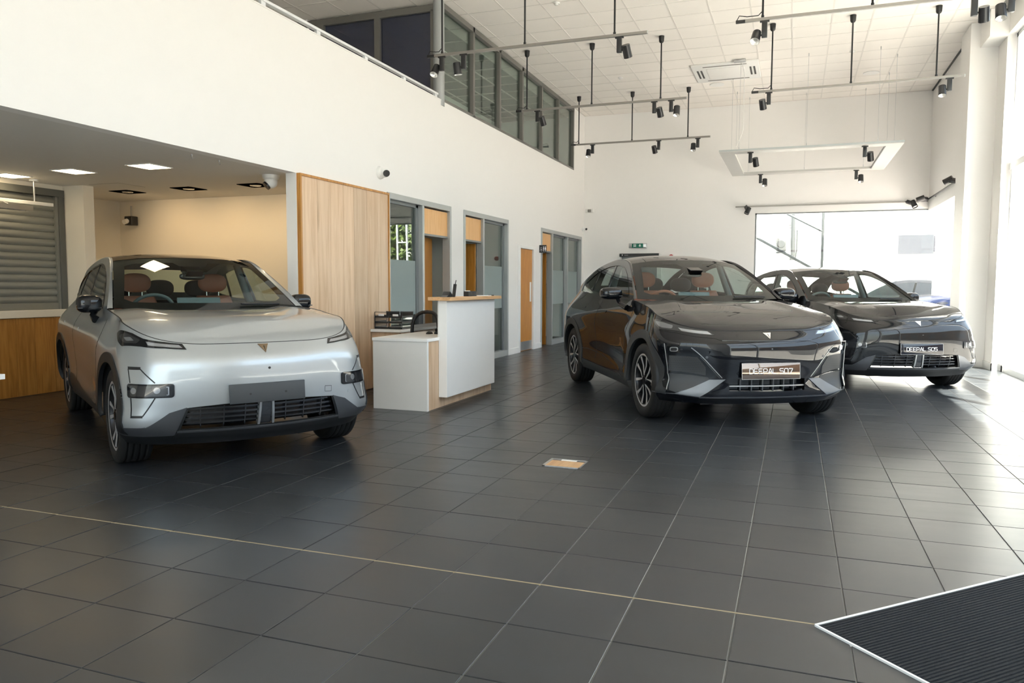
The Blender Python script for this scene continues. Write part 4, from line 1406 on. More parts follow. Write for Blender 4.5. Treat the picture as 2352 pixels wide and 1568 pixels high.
mat('leather_dark', (0.020, 0.014, 0.013), 0.55)
mat('cabin_dark', (0.016, 0.018, 0.019), 0.6)
mat('cabin_grey', (0.10, 0.13, 0.135), 0.6)
mat('screen_back', (0.12, 0.17, 0.19), 0.4)
mat('lamp_lens', (0.22, 0.23, 0.25), 0.1, metal=0.5, coat=1.0)
mat('lamp_dark', (0.03, 0.032, 0.036), 0.12, coat=1.0, metal=0.3)
mat('lamp_clear', (0.34, 0.36, 0.40), 0.18, metal=0.7, coat=1.0)
mat('plate_blank', (0.045, 0.05, 0.055), 0.55)
mat('plate_gloss', (0.006, 0.008, 0.016), 0.04, spec=0.6)
mat('plate_peach_mirror', (0.22, 0.17, 0.14), 0.03, metal=0.9)  # peach reflection of the sunlit ground tinted into the plate metal
mat('badge_gold', (0.30, 0.23, 0.16), 0.2, metal=0.9)
mat('badge_silver', (0.75, 0.74, 0.72), 0.15, metal=0.7)
mat_glass('car_glass', (0.70, 0.79, 0.76), 1.5)
mat_glass('car_glass_dark', (0.50, 0.57, 0.55), 1.58)


class Patch:
    """Coons patch over four boundary curves given as functions of [0, 1]; bulge(u, v) lifts it"""

    def __init__(s, c0, c1, d0, d1, bulge=None):
        s.c0, s.c1, s.d0, s.d1, s.bulge = c0, c1, d0, d1, bulge

    def ev(s, u, v):
        u, v = np.broadcast_arrays(np.asarray(u, float), np.asarray(v, float))
        U, V = u[..., None], v[..., None]
        z, o = np.zeros_like(u), np.ones_like(u)
        p = (1 - V) * s.c0(u) + V * s.c1(u) + (1 - U) * s.d0(v) + U * s.d1(v)
        p = p - ((1 - U) * (1 - V) * s.c0(z) + U * (1 - V) * s.c0(o) + (1 - U) * V * s.c1(z) + U * V * s.c1(o))
        if s.bulge is not None:
            p = p + s.bulge(u, v)
        return p

    def nor(s, u, v):
        e = 4e-3
        u, v = np.asarray(u, float), np.asarray(v, float)
        du = s.ev(np.minimum(u + e, 1), v) - s.ev(np.maximum(u - e, 0), v)
        dv = s.ev(u, np.minimum(v + e, 1)) - s.ev(u, np.maximum(v - e, 0))
        n = np.cross(du, dv)
        return n / np.maximum(np.linalg.norm(n, axis=-1, keepdims=True), 1e-9)


def curve(pts, natural=True):
    P = np.array(pts, float)
    k = np.concatenate([[0], np.cumsum(np.linalg.norm(np.diff(P, axis=0), axis=1))])
    k /= k[-1]

    def f(u):
        u = np.asarray(u, float)
        return (spline_w(k, u.ravel(), natural) @ P).reshape(u.shape + (3,))
    return f


def inside(poly, q):
    x, y = q[:, 0], q[:, 1]
    r = np.zeros(len(q), bool)
    n = len(poly)
    for i in range(n):
        a, b = poly[i], poly[(i + 1) % n]
        if a[1] == b[1]:
            continue
        c = ((a[1] > y) != (b[1] > y)) & (x < (b[0] - a[0]) * (y - a[1]) / (b[1] - a[1]) + a[0])
        r ^= c
    return r


def densify(poly, sp):
    out = []
    n = len(poly)
    for i in range(n):
        a, b = np.array(poly[i], float), np.array(poly[(i + 1) % n], float)
        m = max(1, int(math.ceil(np.linalg.norm(b - a) / sp)))
        for k in range(m):
            out.append(a + (b - a) * k / m)
    return np.array(out)


def panel(surf, outer, holes=(), sp=.03, off=0.0, thick=0.0, sc=(1.0, .8), ref=(-1.4, 0, .55), dish=None):
    """Trimmed piece of a surface: outer and holes are polygons in its parameters, sc their size in metres. Returns verts, normals, faces"""
    sc = np.array(sc)
    loops = [densify(np.array(p, float) * sc, sp) for p in [outer] + list(holes)]
    pts = np.concatenate(loops)
    lo, hi = loops[0].min(0), loops[0].max(0)
    gx, gy = np.meshgrid(np.arange(lo[0] + sp / 2, hi[0], sp), np.arange(lo[1] + sp / 2, hi[1], sp), indexing='ij')
    gx = gx + (np.arange(gx.shape[1]) % 2)[None, :] * sp * .5
    G = np.stack([gx.ravel(), gy.ravel()], 1)
    if len(G):
        keep = inside(loops[0], G)
        for h in loops[1:]:
            keep &= ~inside(h, G)
        G = G[keep]
    if len(G):
        md = np.full(len(G), 9.0)
        for i in range(0, len(pts), 400):
            d = np.linalg.norm(G[:, None] - pts[None, i:i + 400], axis=2).min(1)
            md = np.minimum(md, d)
        G = G[md > sp * .5]
    A = np.concatenate([pts, G]) if len(G) else pts
    edges, o = [], 0
    for L in loops:
        n = len(L)
        edges += [(o + i, o + (i + 1) % n) for i in range(n)]
        o += n
    r = delaunay_2d_cdt([Vector(p) for p in A], edges, [], 0, 1e-7)
    V = np.array([v[:] for v in r[0]])
    T = np.array([f[:] for f in r[2]])
    c = V[T].mean(1)
    ok = inside(loops[0], c)
    for h in loops[1:]:
        ok &= ~inside(h, c)
    T = T[ok]
    uv = V / sc
    P, N = surf.ev(uv[:, 0], uv[:, 1]), surf.nor(uv[:, 0], uv[:, 1])
    s = np.sign(((P - np.array(ref)) * N).sum(1).sum())
    N = N * (s if s else 1)
    P = P + N * off
    a = np.cross(P[T[:, 1]] - P[T[:, 0]], P[T[:, 2]] - P[T[:, 0]])
    flip = (a * N[T].mean(1)).sum(1) < 0
    T[flip] = T[flip][:, ::-1]
    vs, ns, fs = [tuple(p) for p in P], [tuple(n) for n in N], [tuple(int(i) for i in t) for t in T]
    if thick:
        cnt = {}
        for t in fs:
            for i in range(3):
                e = (t[i], t[(i + 1) % 3])
                cnt[e] = cnt.get(e, 0) + 1
        bd = [e for e in cnt if (e[1], e[0]) not in cnt]
        mp = {}
        for e in bd:
            for i in e:
                if i not in mp:
                    mp[i] = len(vs)
                    vs += [tuple(P[i]), tuple(P[i] - N[i] * thick)]
                    ns += [(0, 0, 0), (0, 0, 0)]
        for a_, b_ in bd:
            fs.append((mp[b_], mp[a_], mp[a_] + 1, mp[b_] + 1))
    return vs, ns, fs


def pobj(data, name, material, parent):
    vs, ns, fs = data
    me = bpy.data.meshes.new(name)
    me.from_pydata(vs, [], fs)
    me.polygons.foreach_set('use_smooth', [True] * len(me.polygons))
    me.update()
    me.normals_split_custom_set_from_vertices(ns)
    me.materials.append(MATS[material])
    o = bpy.data.objects.new(name, me)
    COL.objects.link(o)
    o.parent = parent
    return o


def mirror(data):
    vs, ns, fs = data
    return [(x, -y, z) for x, y, z in vs], [(x, -y, z) for x, y, z in ns], [f[::-1] for f in fs]


def merge(*ds):
    V, N, F = [], [], []
    for v, n, f in ds:
        o = len(V)
        V += v
        N += n
        F += [tuple(i + o for i in t) for t in f]
    return V, N, F


def strip(path, w, sc=(1.0, .8)):
    """polygon of half width w around a parameter-space polyline"""
    sc = np.array(sc)
    P = np.array(path, float) * sc
    L, R = [], []
    for i in range(len(P)):
        d = P[min(i + 1, len(P) - 1)] - P[max(i - 1, 0)]
        d /= np.linalg.norm(d)
        n = np.array([-d[1], d[0]])
        L.append(P[i] + n * w)
        R.append(P[i] - n * w)
    return [tuple(p / sc) for p in L + R[::-1]]


def grid_strip(A, B, m=6, bulge=.0, ref=(-1.4, 0, .8)):
    """rounded skin between two point rows A and B"""
    A, B = np.array(A), np.array(B)
    n = len(A)
    rows = []
    up = (A + B) / 2 - np.array(ref)
    up[:, 0] *= .3
    up /= np.linalg.norm(up, axis=1, keepdims=True)
    for k in range(m + 1):
        t = k / m
        rows.append(A * (1 - t) + B * t + up * bulge * 4 * t * (1 - t))
    G = np.stack(rows, 1)
    du = np.gradient(G, axis=0)
    dv = np.gradient(G, axis=1)
    N = np.cross(du, dv)
    N /= np.maximum(np.linalg.norm(N, axis=2, keepdims=True), 1e-9)
    s = np.sign((N * up[:, None]).sum())
    N *= s
    vs = [tuple(p) for p in G.reshape(-1, 3)]
    ns = [tuple(p) for p in N.reshape(-1, 3)]
    fs = [(i * (m + 1) + k, (i + 1) * (m + 1) + k, (i + 1) * (m + 1) + k + 1, i * (m + 1) + k + 1) for i in range(n - 1) for k in range(m)]
    if s > 0:
        pass
    return vs, ns, fs


GLYPH = {
    'D': [[(0, 0), (0, 1), (.62, 1), (.8, .82), (.8, .18), (.62, 0), (0, 0)]], 'E': [[(.75, 0), (0, 0), (0, 1), (.75, 1)], [(0, .5), (.66, .5)]],
    'P': [[(0, 0), (0, 1), (.66, 1), (.8, .88), (.8, .52), (.66, .4), (0, .4)]], 'A': [[(0, 0), (.38, 1), (.5, 1), (.88, 0)], [(.15, .32), (.73, .32)]],
    'L': [[(0, 1), (0, 0), (.7, 0)]], 'S': [[(.78, 1), (.14, 1), (0, .88), (0, .64), (.12, .52), (.66, .52), (.78, .4), (.78, .12), (.64, 0), (0, 0)]],
    '0': [[(.14, 0), (0, .14), (0, .86), (.14, 1), (.66, 1), (.8, .86), (.8, .14), (.66, 0), (.14, 0)]], '5': [[(.76, 1), (0, 1), (0, .56), (.64, .56), (.78, .44), (.78, .12), (.64, 0), (0, 0)]],
    '7': [[(0, 1), (.78, 1), (.78, .86), (.3, 0)]]}


def lettering(text, h, gap=.22, stroke=.07):
    """squared capitals as thin bars in the (y, z) plane, centred"""
    b = MB()
    x = 0
    segs = []
    for ch in text:
        if ch == ' ':
            x += .5
            continue
        for pl in GLYPH[ch]:
            for p, q in zip(pl[:-1], pl[1:]):
                segs.append(((x + p[0], p[1]), (x + q[0], q[1])))
        x += .8 + gap
    x -= gap
    for p, q in segs:
        p, q = Vector(((p[0] - x / 2) * h, (p[1] - .5) * h)), Vector(((q[0] - x / 2) * h, (q[1] - .5) * h))
        d = (q - p)
        l_ = d.length / 2 + stroke * h * .5
        d.normalize()
        c = (p + q) / 2
        b.obox((0, c.x, c.y), (0, d.x, d.y), (0, -d.y, d.x), (1, 0, 0), l_, stroke * h, .0006)
    return b


def make_wheel(root, x, y, R, W, rim_r, right, style):
    """tyre with grooves (part), rim with spokes and brake disc (sub-parts)"""
    sgn = -1 if right else 1
    w = W / 2
    prof = [(rim_r, -w * .82), (rim_r + .012, -w * .95), (rim_r + (R - rim_r) * .45, -w * 1.0), (R - .03, -w * .97), (R - .010, -w * .90), (R - .002, -w * .80)]
    for g0 in (-.52, -.18, .18, .52):
        prof += [(R, w * (g0 - .14)), (R, w * (g0 - .055)), (R - .008, w * (g0 - .045)), (R - .008, w * (g0 + .045)), (R, w * (g0 + .055)), (R, w * (g0 + .14))]
    prof += [(R - .002, w * .80), (R - .010, w * .90), (R - .03, w * .97), (rim_r + (R - rim_r) * .45, w), (rim_r + .012, w * .95), (rim_r, w * .82)]
    yc = y - sgn * w
    t = MB().lathe([(r, h) for r, h in prof], 72, (x, yc, R), 'y').build('wheel', 'tyre', root, world=False)
    yo = yc + sgn * w * .86
    fl = [(rim_r + .004, 0), (rim_r - .006, .004), (rim_r - .016, -.004), (rim_r - .022, -.03), (rim_r - .03, -.10)]
    b = MB().lathe([(r, sgn * h) for r, h in fl], 60, (x, yo, R), 'y').lathe([(rim_r - .03, -sgn * .10), (rim_r - .03, -sgn * .2)], 48, (x, yo, R), 'y')
    b.build('rim_barrel', 'alloy_dark', t, world=False)
    MB().lathe([(rim_r + .005, sgn * .001), (rim_r - .004, sgn * .005), (rim_r - .014, sgn * .001)], 60, (x, yo, R), 'y').build('rim_lip', 'alloy', t, world=False)
    MB().cyl((x, yo - sgn * .10, R), (x, yo - sgn * .115, R), rim_r * .72, 40).build('brake_disc', 'brake_disc', t, world=False)
    MB().cyl((x, yo - sgn * .06, R), (x, yo - sgn * .005, R), .062, 28, .05).build('hub', 'alloy_dark', t, world=False)
    MB().cyl((x, yo - sgn * .005, R), (x, yo, R), .03, 24).build('hub_cap', 'gloss_black', t, world=False)
    rr = rim_r - .012

    def ring(a, r):
        return np.array([x + r * math.cos(a), yo, R + r * math.sin(a)])
    for k in range(5):
        a0 = PI / 2 + 2 * PI * k / 5 + style.get('rot', 0.2)
        sp = MB()
        dk = MB()
        for m in (-1, 1):
            # machined blade that leans round the rim, dark flank behind it
            a1, a2 = a0 + m * .10, a0 + m * style.get('spread', .28)
            i0, i1 = ring(a1 - .16 * m * 1.2, .05), ring(a1 + .05, .055)
            o0, o1 = ring(a2 - .055, rr), ring(a2 + .075, rr)
            d1 = np.array([0, -sgn * .028, 0])
            d2 = np.array([0, -sgn * .004, 0])
            d3 = np.array([0, -sgn * .05, 0])
            mid0, mid1 = (i0 + o0) / 2 + d1 * .5, (i1 + o1) / 2 + d1 * .5
            for A, B_ in (((i0 + d1 * .2, i1 + d1 * .2), (mid0, mid1)), ((mid0, mid1), (o0 + d2, o1 + d2))):
                q = [A[0], A[1], B_[1], B_[0]]
                sp.add(q + [p + d3 * .12 for p in q], [(0, 1, 2, 3), (3, 2, 1, 0), (0, 4, 5, 1), (1, 5, 6, 2), (2, 6, 7, 3), (3, 7, 4, 0)])
                dk.add([p + d3 * .12 for p in q] + [p + d3 for p in q], [(0, 1, 5, 4), (1, 2, 6, 5), (2, 3, 7, 6), (3, 0, 4, 7), (4, 5, 6, 7), (7, 6, 5, 4), (4, 5, 1, 0)])
        sp.build('spoke', 'alloy', t, world=False)
        dk.build('spoke_back', 'alloy_dark', t, world=False)
    return t


def ellip(b, c, r, p=2.6, n=24, m=14):
    """superellipsoid"""
    def sg(v, e):
        return math.copysign(abs(v) ** e, v)
    e = 2 / p
    v, f = [], []
    for i in range(m + 1):
        th = -PI / 2 + PI * i / m
        for k in range(n):
            ph = 2 * PI * k / n
            v.append((c[0] + r[0] * sg(math.cos(th), e) * sg(math.cos(ph), e), c[1] + r[1] * sg(math.cos(th), e) * sg(math.sin(ph), e), c[2] + r[2] * sg(math.sin(th), e)))
    for i in range(m):
        for k in range(n):
            f.append((i * n + k, i * n + (k + 1) % n, (i + 1) * n + (k + 1) % n, (i + 1) * n + k))
    b.add(v, f, True)
    return b


def make_seat(root, x, y, zh, m, hm, label=None, posts=True):
    """front or rear seat whose headrest centre is at (x, y, zh)"""
    b = MB()
    ellip(b, (x + .42, y, zh - .80), (.30, .25, .10), 3.2)
    s = b.build('seat', m, root, world=False)
    if label:
        s['label'] = label
    # backrest leaning rearwards, narrowing to the shoulders
    rows = []
    for i in range(13):
        t = i / 12
        z = zh - .78 + t * .66
        xx = x + .17 - .15 * t
        w = .235 * (1 - .42 * max(0, t - .55) ** 1.4 * 2.2)
        th = .085 * (1 - .25 * t)
        ring = []
        for k in range(20):
            a = 2 * PI * k / 20
            ca, sa = math.cos(a), math.sin(a)
            ring.append((xx + th * math.copysign(abs(ca) ** .7, ca), y + w * math.copysign(abs(sa) ** .6, sa), z + (.03 * (1 - t) if i == 0 else 0) - (.0 if i < 12 else .01)))
        rows.append(ring)
    bb = MB()
    v = [p for r in rows for p in r]
    f = [(i * 20 + k, i * 20 + (k + 1) % 20, (i + 1) * 20 + (k + 1) % 20, (i + 1) * 20 + k) for i in range(12) for k in range(20)]
    f += [tuple(range(20))[::-1], tuple(range(240, 260))]
    bb.add(v, f, True)
    bb.build('backrest', m, s, world=False)
    hb = ellip(MB(), (x, y, zh), (.06, .145, .096), 2.5)
    hb.build('headrest', hm, s, world=False)
    if posts:
        MB().cyl((x + .005, y - .06, zh - .16), (x, y - .06, zh - .06), .007, 8).cyl((x + .005, y + .06, zh - .16), (x, y + .06, zh - .06), .007, 8).build('headrest_posts', 'chrome', s, world=False)
    return s


def make_car(cfg, name, label, loc, deg, paint, group):
    C = cfg
    root = thing(name, label, 'car', (loc[0], loc[1], 0), math.radians(deg), group)
    B = Belt(C['net'], C['lev'])
    sm = B.smax
    R, W, wb = C['R'], C['tw'], C['wb']
    ZR = R
    # ---- lower paint edge as a function of s (left half), wheel arches bite into it
    t0 = C['t0']
    t0s, t0t = np.array([p[0] for p in t0]), np.array([p[1] for p in t0])

    def tl(q):
        return np.interp(np.abs(q), t0s, t0t)

    def arch(xa, Ra):
        th = np.linspace(-.6, PI + .6, 61)
        x, z = xa + Ra * np.cos(th), ZR + .01 + Ra * np.sin(th)
        k = z > .27
        q, t = B.side(x[k], z[k], False)
        return q, t

    def chain(Ra, low):
        """left half of the lower boundary, nose to tail"""
        pts = []
        prev = 0.0
        for xa in (0.0, -wb):
            q, t = arch(xa, Ra)
            lo_ = low(q)
            k = t > lo_ + .004
            q, t = q[k], t[k]
            a = np.arange(prev, q[0] - .01, .05)
            pts += [(s_, float(low(s_))) for s_ in a] + [(q[0], float(low(q[0])))] + list(zip(q, t)) + [(q[-1], float(low(q[-1])))]
            prev = q[-1] + .04
        a = np.arange(prev, sm - .02, .05)
        pts += [(s_, float(low(s_))) for s_ in a] + [(sm, float(low(sm)))]
        return pts
    ch = chain(C['arch_r'], tl)
    bottom = [(-s_, t) for s_, t in ch[::-1]] + ch[1:]
    bottom[0] = (-sm, bottom[0][1])
    top = [(s_, 1.0) for s_ in np.linspace(sm, -sm, 240)]
    body = pobj(panel(B, bottom + top, C.get('paint_holes', []), .035), 'body_shell', paint, root)
    # ---- lower cladding
    ch2 = chain(C['arch_r'], lambda q: np.zeros_like(np.asarray(q, float)))
    lowb = [(-s_, t) for s_, t in ch2[::-1]] + ch2[1:]
    tops = []
    for s_ in np.linspace(sm, -sm, 300):
        tops.append((s_, float(tl(s_))))
    # arches already rise above the edge there: clip the upper line to the arch
    qa = [arch(xa, C['arch_r']) for xa in (0.0, -wb)]

    def seg(a, b):
        ss = np.linspace(a, b, max(3, int(abs(b - a) / .05)))
        return [(v, 0.0) for v in ss] + [(v, float(tl(v))) for v in ss[::-1]]
    cuts = []
    for q, t in qa:
        k = t > tl(q)
        cuts.append((q[k].min(), q[k].max()))
    parts = [seg(-cuts[0][0], cuts[0][0])]
    for s1 in (1, -1):
        parts.append(seg(s1 * cuts[0][1], s1 * cuts[1][0]))
    parts.append(seg(cuts[1][1], sm))
    parts.append(seg(-sm, -cuts[1][1]))
    ds = [panel(B, p, C.get('clad_holes', []) if i == 0 else [], .04) for i, p in enumerate(parts)]
    pobj(ds[0], 'lower_bumper', C['bumper_mat'], root)
    for i, nm in ((1, 'sill'), (2, 'sill')):
        pobj(ds[i], nm, 'clad_grey', root)
    pobj(merge(ds[3], ds[4]), 'rear_lower_bumper', 'clad_black', root)
    # ---- wheel arch mouldings and dark liners
    for xa in (0.0, -wb):
        for rt_ in (True, False):
            th = np.linspace(-.16, PI + .16, 56)
            ro, ri = C['arch_o'], C['arch_r'] - .006

            def loop(rad):
                x, z = xa + rad * np.cos(th), ZR + .01 + rad * np.sin(th)
                z = np.maximum(z, .262)
                return B.side(x, z, rt_)
            qo, to = loop(ro)
            qi, ti = loop(ri)
            poly = list(zip(qo, to)) + list(zip(qi[::-1], ti[::-1]))
            pobj(panel(B, poly, [], .025, .009, .03), 'wheel_arch_moulding', C['arch_mat'], root)
            s1 = -1 if rt_ else 1
            lb = MB()
            n_ = 40
            tt = [(-.15) + (PI + .3) * k / n_ for k in range(n_ + 1)]
            v = [(xa + (C['arch_r'] + .01) * math.cos(a), s1 * (C['tire_y'] - d_), ZR + .01 + (C['arch_r'] + .01) * math.sin(a)) for d_ in (.0, .34) for a in tt]
            lb.add(v, [(k, k + 1, n_ + 2 + k, n_ + 1 + k) for k in range(n_)], True)
            lb.add([(xa, s1 * (C['tire_y'] - .34), ZR)] + v[n_ + 1:], [(0, k + 1, k + 2) for k in range(n_)])
            lb.build('arch_liner', 'clad_black', root, world=False)
    # ---- wheels
    for xa in (0.0, -wb):
        for rt_ in (True, False):
            make_wheel(root, xa, (-1 if rt_ else 1) * C['tire_y'], R, W, C['rim_r'], rt_, C['wheel'])
    # ---- hood
    E = lambda q: B.ev(q, np.ones_like(np.asarray(q, float)))
    s1, s2 = C['hood_s']
    cw = curve(C['cowl'])
    hood = Patch(lambda u: E((2 * u - 1) * s1), lambda u: cw(u), lambda v: E(-(s1 + (s2 - s1) * v)), lambda v: E(s1 + (s2 - s1) * v), C['hood_bulge'])
    # end the side curves on the cowl corners
    e0, e1 = cw(np.array(0.0)), cw(np.array(1.0))
    dl0, dl1 = e0 - E(np.array(-s2)), e1 - E(np.array(s2))
    hood.d0 = lambda v: E(-(s1 + (s2 - s1) * v)) + dl0 * (np.asarray(v)[..., None] ** 3)
    hood.d1 = lambda v: E(s1 + (s2 - s1) * v) + dl1 * (np.asarray(v)[..., None] ** 3)
    hd = pobj(panel(hood, [(0.004, 0.004), (.996, .004), (.996, .998), (.004, .998)], [], .03, 0, .012, (1.5, 1.35), (-.2, 0, .4)), 'hood', paint, root)
    # gap under the hood edge
    us = np.linspace(0, 1, 60)
    pts = [tuple(p) for p in np.concatenate([hood.d0(us[::-1]), hood.c0(us), hood.d1(us)])]
    MB().tube(pts, .003, 6).build('hood_seam', 'clad_black', root, world=False)
    # ---- windscreen
    wbt, wtp = curve(C['ws_bot']), curve(C['ws_top'])
    bl_ = C.get('ws_bulge', .03)

    def wsb(u, v):
        return np.stack([.6 * np.ones_like(u), 0 * u, .8 * np.ones_like(u)], -1) * (bl_ * 4 * v * (1 - v) * (1 - .3 * (2 * u - 1) ** 2))[..., None]
    sl0 = lambda v: (1 - np.asarray(v)[..., None]) * wbt(np.zeros_like(np.asarray(v, float))) + np.asarray(v)[..., None] * wtp(np.zeros_like(np.asarray(v, float)))
    sl1 = lambda v: (1 - np.asarray(v)[..., None]) * wbt(np.ones_like(np.asarray(v, float))) + np.asarray(v)[..., None] * wtp(np.ones_like(np.asarray(v, float)))
    ws = Patch(wbt, wtp, sl0, sl1, wsb)
    wsc = (1.4, .95)
    full = [(0, 0), (1, 0), (1, 1), (0, 1)]
    inn = [(.052, .165), (.095, .115), (.905, .115), (.948, .165), (.93, .84), (.88, .885), (.62, .885), (.585, .80), (.415, .80), (.38, .885), (.12, .885), (.07, .84)]
    pobj(panel(ws, full, [], .05, 0, 0, wsc, (-1.5, 0, .8)), 'windscreen', 'car_glass', root)
    pobj(panel(ws, full, [inn], .04, -.004, 0, wsc, (-1.5, 0, .8)), 'windscreen_border', 'frit_black', root)
    # ---- greenhouse side: y = Y(x, z)
    es = np.linspace(.9, sm, 300)
    Ep = B.ev(es, np.ones_like(es))
    o_ = np.argsort(Ep[:, 0])
    ex, ey, ez = Ep[o_, 0], Ep[o_, 1], Ep[o_, 2]

    class Side:
        def ev(s, x, z):
            x, z = np.broadcast_arrays(np.asarray(x, float), np.asarray(z, float))
            yb, zb = np.interp(x, ex, ey), np.interp(x, ex, ez)
            dz = z - zb
            y = yb - C['tumble'][0] * dz - C['tumble'][1] * dz * np.abs(dz)
            return np.stack([x, y, z], -1)

        def nor(s, x, z):
            e = 4e-3
            du = s.ev(np.asarray(x) + e, z) - s.ev(np.asarray(x) - e, z)
            dv = s.ev(x, np.asarray(z) + e) - s.ev(x, np.asarray(z) - e)
            n = np.cross(du, dv)
            return n / np.linalg.norm(n, axis=-1, keepdims=True)
    SD = Side()
    rail = np.array(C['rail'], float)                       # (x, z) roof rail, front to rear
    rk = np.concatenate([[0], np.cumsum(np.linalg.norm(np.diff(rail, axis=0), axis=1))])
    rq = np.linspace(0, rk[-1], 70)
    rxz = spline_w(rk, rq, False) @ rail
    base = [(x, float(np.interp(x, ex, ez)) - .004) for x in np.linspace(rail[-1][0], rail[0][0], 50)]
    dlo = [tuple(p) for p in C['dlo']]
    # smooth the window outline
    dk_ = np.array(dlo + [dlo[0]])
    dd = np.concatenate([[0], np.cumsum(np.linalg.norm(np.diff(dk_, axis=0), axis=1))])
    sharp = C['dlo_sharp']
    dsm = []
    idx = sharp + [len(dlo)]
    for a, b in zip(idx[:-1], idx[1:]):
        sl_ = dk_[a:b + 1]
        kk = dd[a:b + 1] - dd[a]
        dsm += list((spline_w(kk, np.linspace(0, kk[-1], 24)[:-1], False) @ sl_)) if len(sl_) > 2 else [sl_[0]]
    dsm = [tuple(p) for p in dsm]
    gp_ = panel(SD, [tuple(p) for p in rxz] + base, [dsm], .035, 0, 0, (1, 1), (-1.8, 0, 1.0))
    for g_, d_ in ((gp_, 0), (mirror(gp_), 1)):
        pobj(g_, 'cabin_side', paint, root)
    ins = [tuple((np.array(p) - np.mean(dsm, 0)) * np.array([.992, .965]) + np.mean(dsm, 0)) for p in dsm]
    trim_ = panel(SD, [tuple((np.array(p) - np.mean(dsm, 0)) * np.array([1.006, 1.03]) + np.mean(dsm, 0)) for p in dsm], [ins], .04, .003, .012, (1, 1), (-1.8, 0, 1.0))
    # glass split at the pillars
    gl = []
    xs_ = C['pillars']                                       # list of (x at bottom, x at top, half width)
    lo_z, hi_z = min(p[1] for p in dsm), max(p[1] for p in dsm)

    def clip(poly, x0, x1, keep_less):
        """keep the part of poly on one side of the line x = x0 (low) .. x1 (high)"""
        f = lambda p: (p[0] - (x0 + (x1 - x0) * (p[1] - lo_z) / (hi_z - lo_z))) * (-1 if keep_less else 1)
        out = []
        for i in range(len(poly)):
            a, b = poly[i], poly[(i + 1) % len(poly)]
            fa, fb = f(a), f(b)
            if fa >= 0:
                out.append(a)
            if (fa > 0) != (fb > 0) and abs(fa - fb) > 1e-9:
                t = fa / (fa - fb)
                out.append((a[0] + (b[0] - a[0]) * t, a[1] + (b[1] - a[1]) * t))
        return out
    cur = dsm
    for xb, xt, hw in xs_:
        gl.append(clip(cur, xb + hw, xt + hw, False))
        cur = clip(cur, xb - hw, xt - hw, True)
    gl.append(cur)
    for fn in (lambda d: d, mirror):
        tr_ = pobj(fn(trim_), 'window_trim', 'gloss_black', root)
        for gpoly in gl:
            if len(gpoly) > 2:
                pobj(fn(panel(SD, gpoly, [], .06, -.004, 0, (1, 1), (-1.8, 0, 1.0))), 'side_window', C['side_glass'], root)
        for xb, xt, hw in xs_:
            pp = clip(clip(dsm, xb + hw + .006, xt + hw + .006, True), xb - hw - .006, xt - hw - .006, False)
            if len(pp) > 2:
                pobj(fn(panel(SD, pp, [], .05, -.0005, .01, (1, 1), (-1.8, 0, 1.0))), 'window_pillar', 'gloss_black', root)
    # ---- roof rail skin, roof, rear glass
    ro = np.array([SD.ev(p[0], p[1]) for p in rxz])
    inner = curve(C['rail_in'])
    ri_ = inner(np.linspace(0, 1, 70))
    g_ = grid_strip(ro, ri_, 6, .012)
    for d_ in (g_, mirror(g_)):
        pobj(d_, 'roof_rail', paint, root)
    rf = curve(C['roof_f'])
    rr_ = curve(C['roof_r'])
    rl_ = curve(C['roof_side'])
    rm_ = lambda v: rl_(v) * np.array([1, -1, 1])
    roof = Patch(rf, rr_, rm_, rl_, lambda u, v: np.stack([0 * u, 0 * u, C.get('roof_crown', .02) * 4 * v * (1 - v) * (1 - (2 * u - 1) ** 2)], -1))
    pobj(panel(roof, full, [], .05, 0, 0, (1.25, 1.3), (-2, 0, 1)), 'roof', C['roof_mat'] or paint, root)
    rgb = curve(C['rg_bot'])
    rg0 = lambda v: (1 - np.asarray(v)[..., None]) * rr_(np.zeros_like(np.asarray(v, float))) + np.asarray(v)[..., None] * rgb(np.zeros_like(np.asarray(v, float)))
    rg1 = lambda v: (1 - np.asarray(v)[..., None]) * rr_(np.ones_like(np.asarray(v, float))) + np.asarray(v)[..., None] * rgb(np.ones_like(np.asarray(v, float)))
    rg = Patch(rr_, rgb, rg0, rg1, lambda u, v: np.stack([-.03 * 4 * v * (1 - v), 0 * u, .03 * 4 * v * (1 - v)], -1))
    gi = [(.07, .10), (.93, .10), (.9, .86), (.1, .86)]
    pobj(panel(rg, gi, [], .06, -.003, 0, (1.2, .7), (-2.6, 0, .9)), 'rear_window', 'car_glass', root)
    pobj(panel(rg, full, [gi], .05, 0, 0, (1.2, .7), (-2.6, 0, .9)), 'tailgate', paint, root)
    # rear deck between the tailgate and the shell
    us = np.linspace(0, 1, 30)
    eb = B.ev(np.linspace(-sm, -C['deck_s'], 30), np.ones(30))
    ef = B.ev(np.linspace(C['deck_s'], sm, 30), np.ones(30))
    bt = rgb(us)
    dk2 = []
    for half in (0, 1):
        A_ = rgb(np.linspace(.5, 1.0, 30)) if half else rgb(np.linspace(.5, 0.0, 30))
        Bq = B.ev(np.linspace(sm, C['deck_s'], 30) * (1 if half else -1), np.ones(30))
        dk2.append(grid_strip(A_, Bq, 3, .004))
    pobj(merge(*dk2), 'rear_deck', paint, root)
    # ---- cabin
    cz = C['floor_z']
    xf, xr = C['cowl'][len(C['cowl']) // 2][0], -wb - .35
    cb = MB()
    cb.add([(xf, -.72, cz), (xf, .72, cz), (xr, .72, cz), (xr, -.72, cz), (xf, -.78, .98), (xf, .78, .98), (xr, .70, 1.02), (xr, -.70, 1.02)],
           [(0, 1, 2, 3), (0, 3, 7, 4), (1, 5, 6, 2), (3, 2, 6, 7), (0, 4, 5, 1)])
    cb.build('cabin_tub', 'cabin_dark', root, world=False)
    # door tops and dash
    dm = []
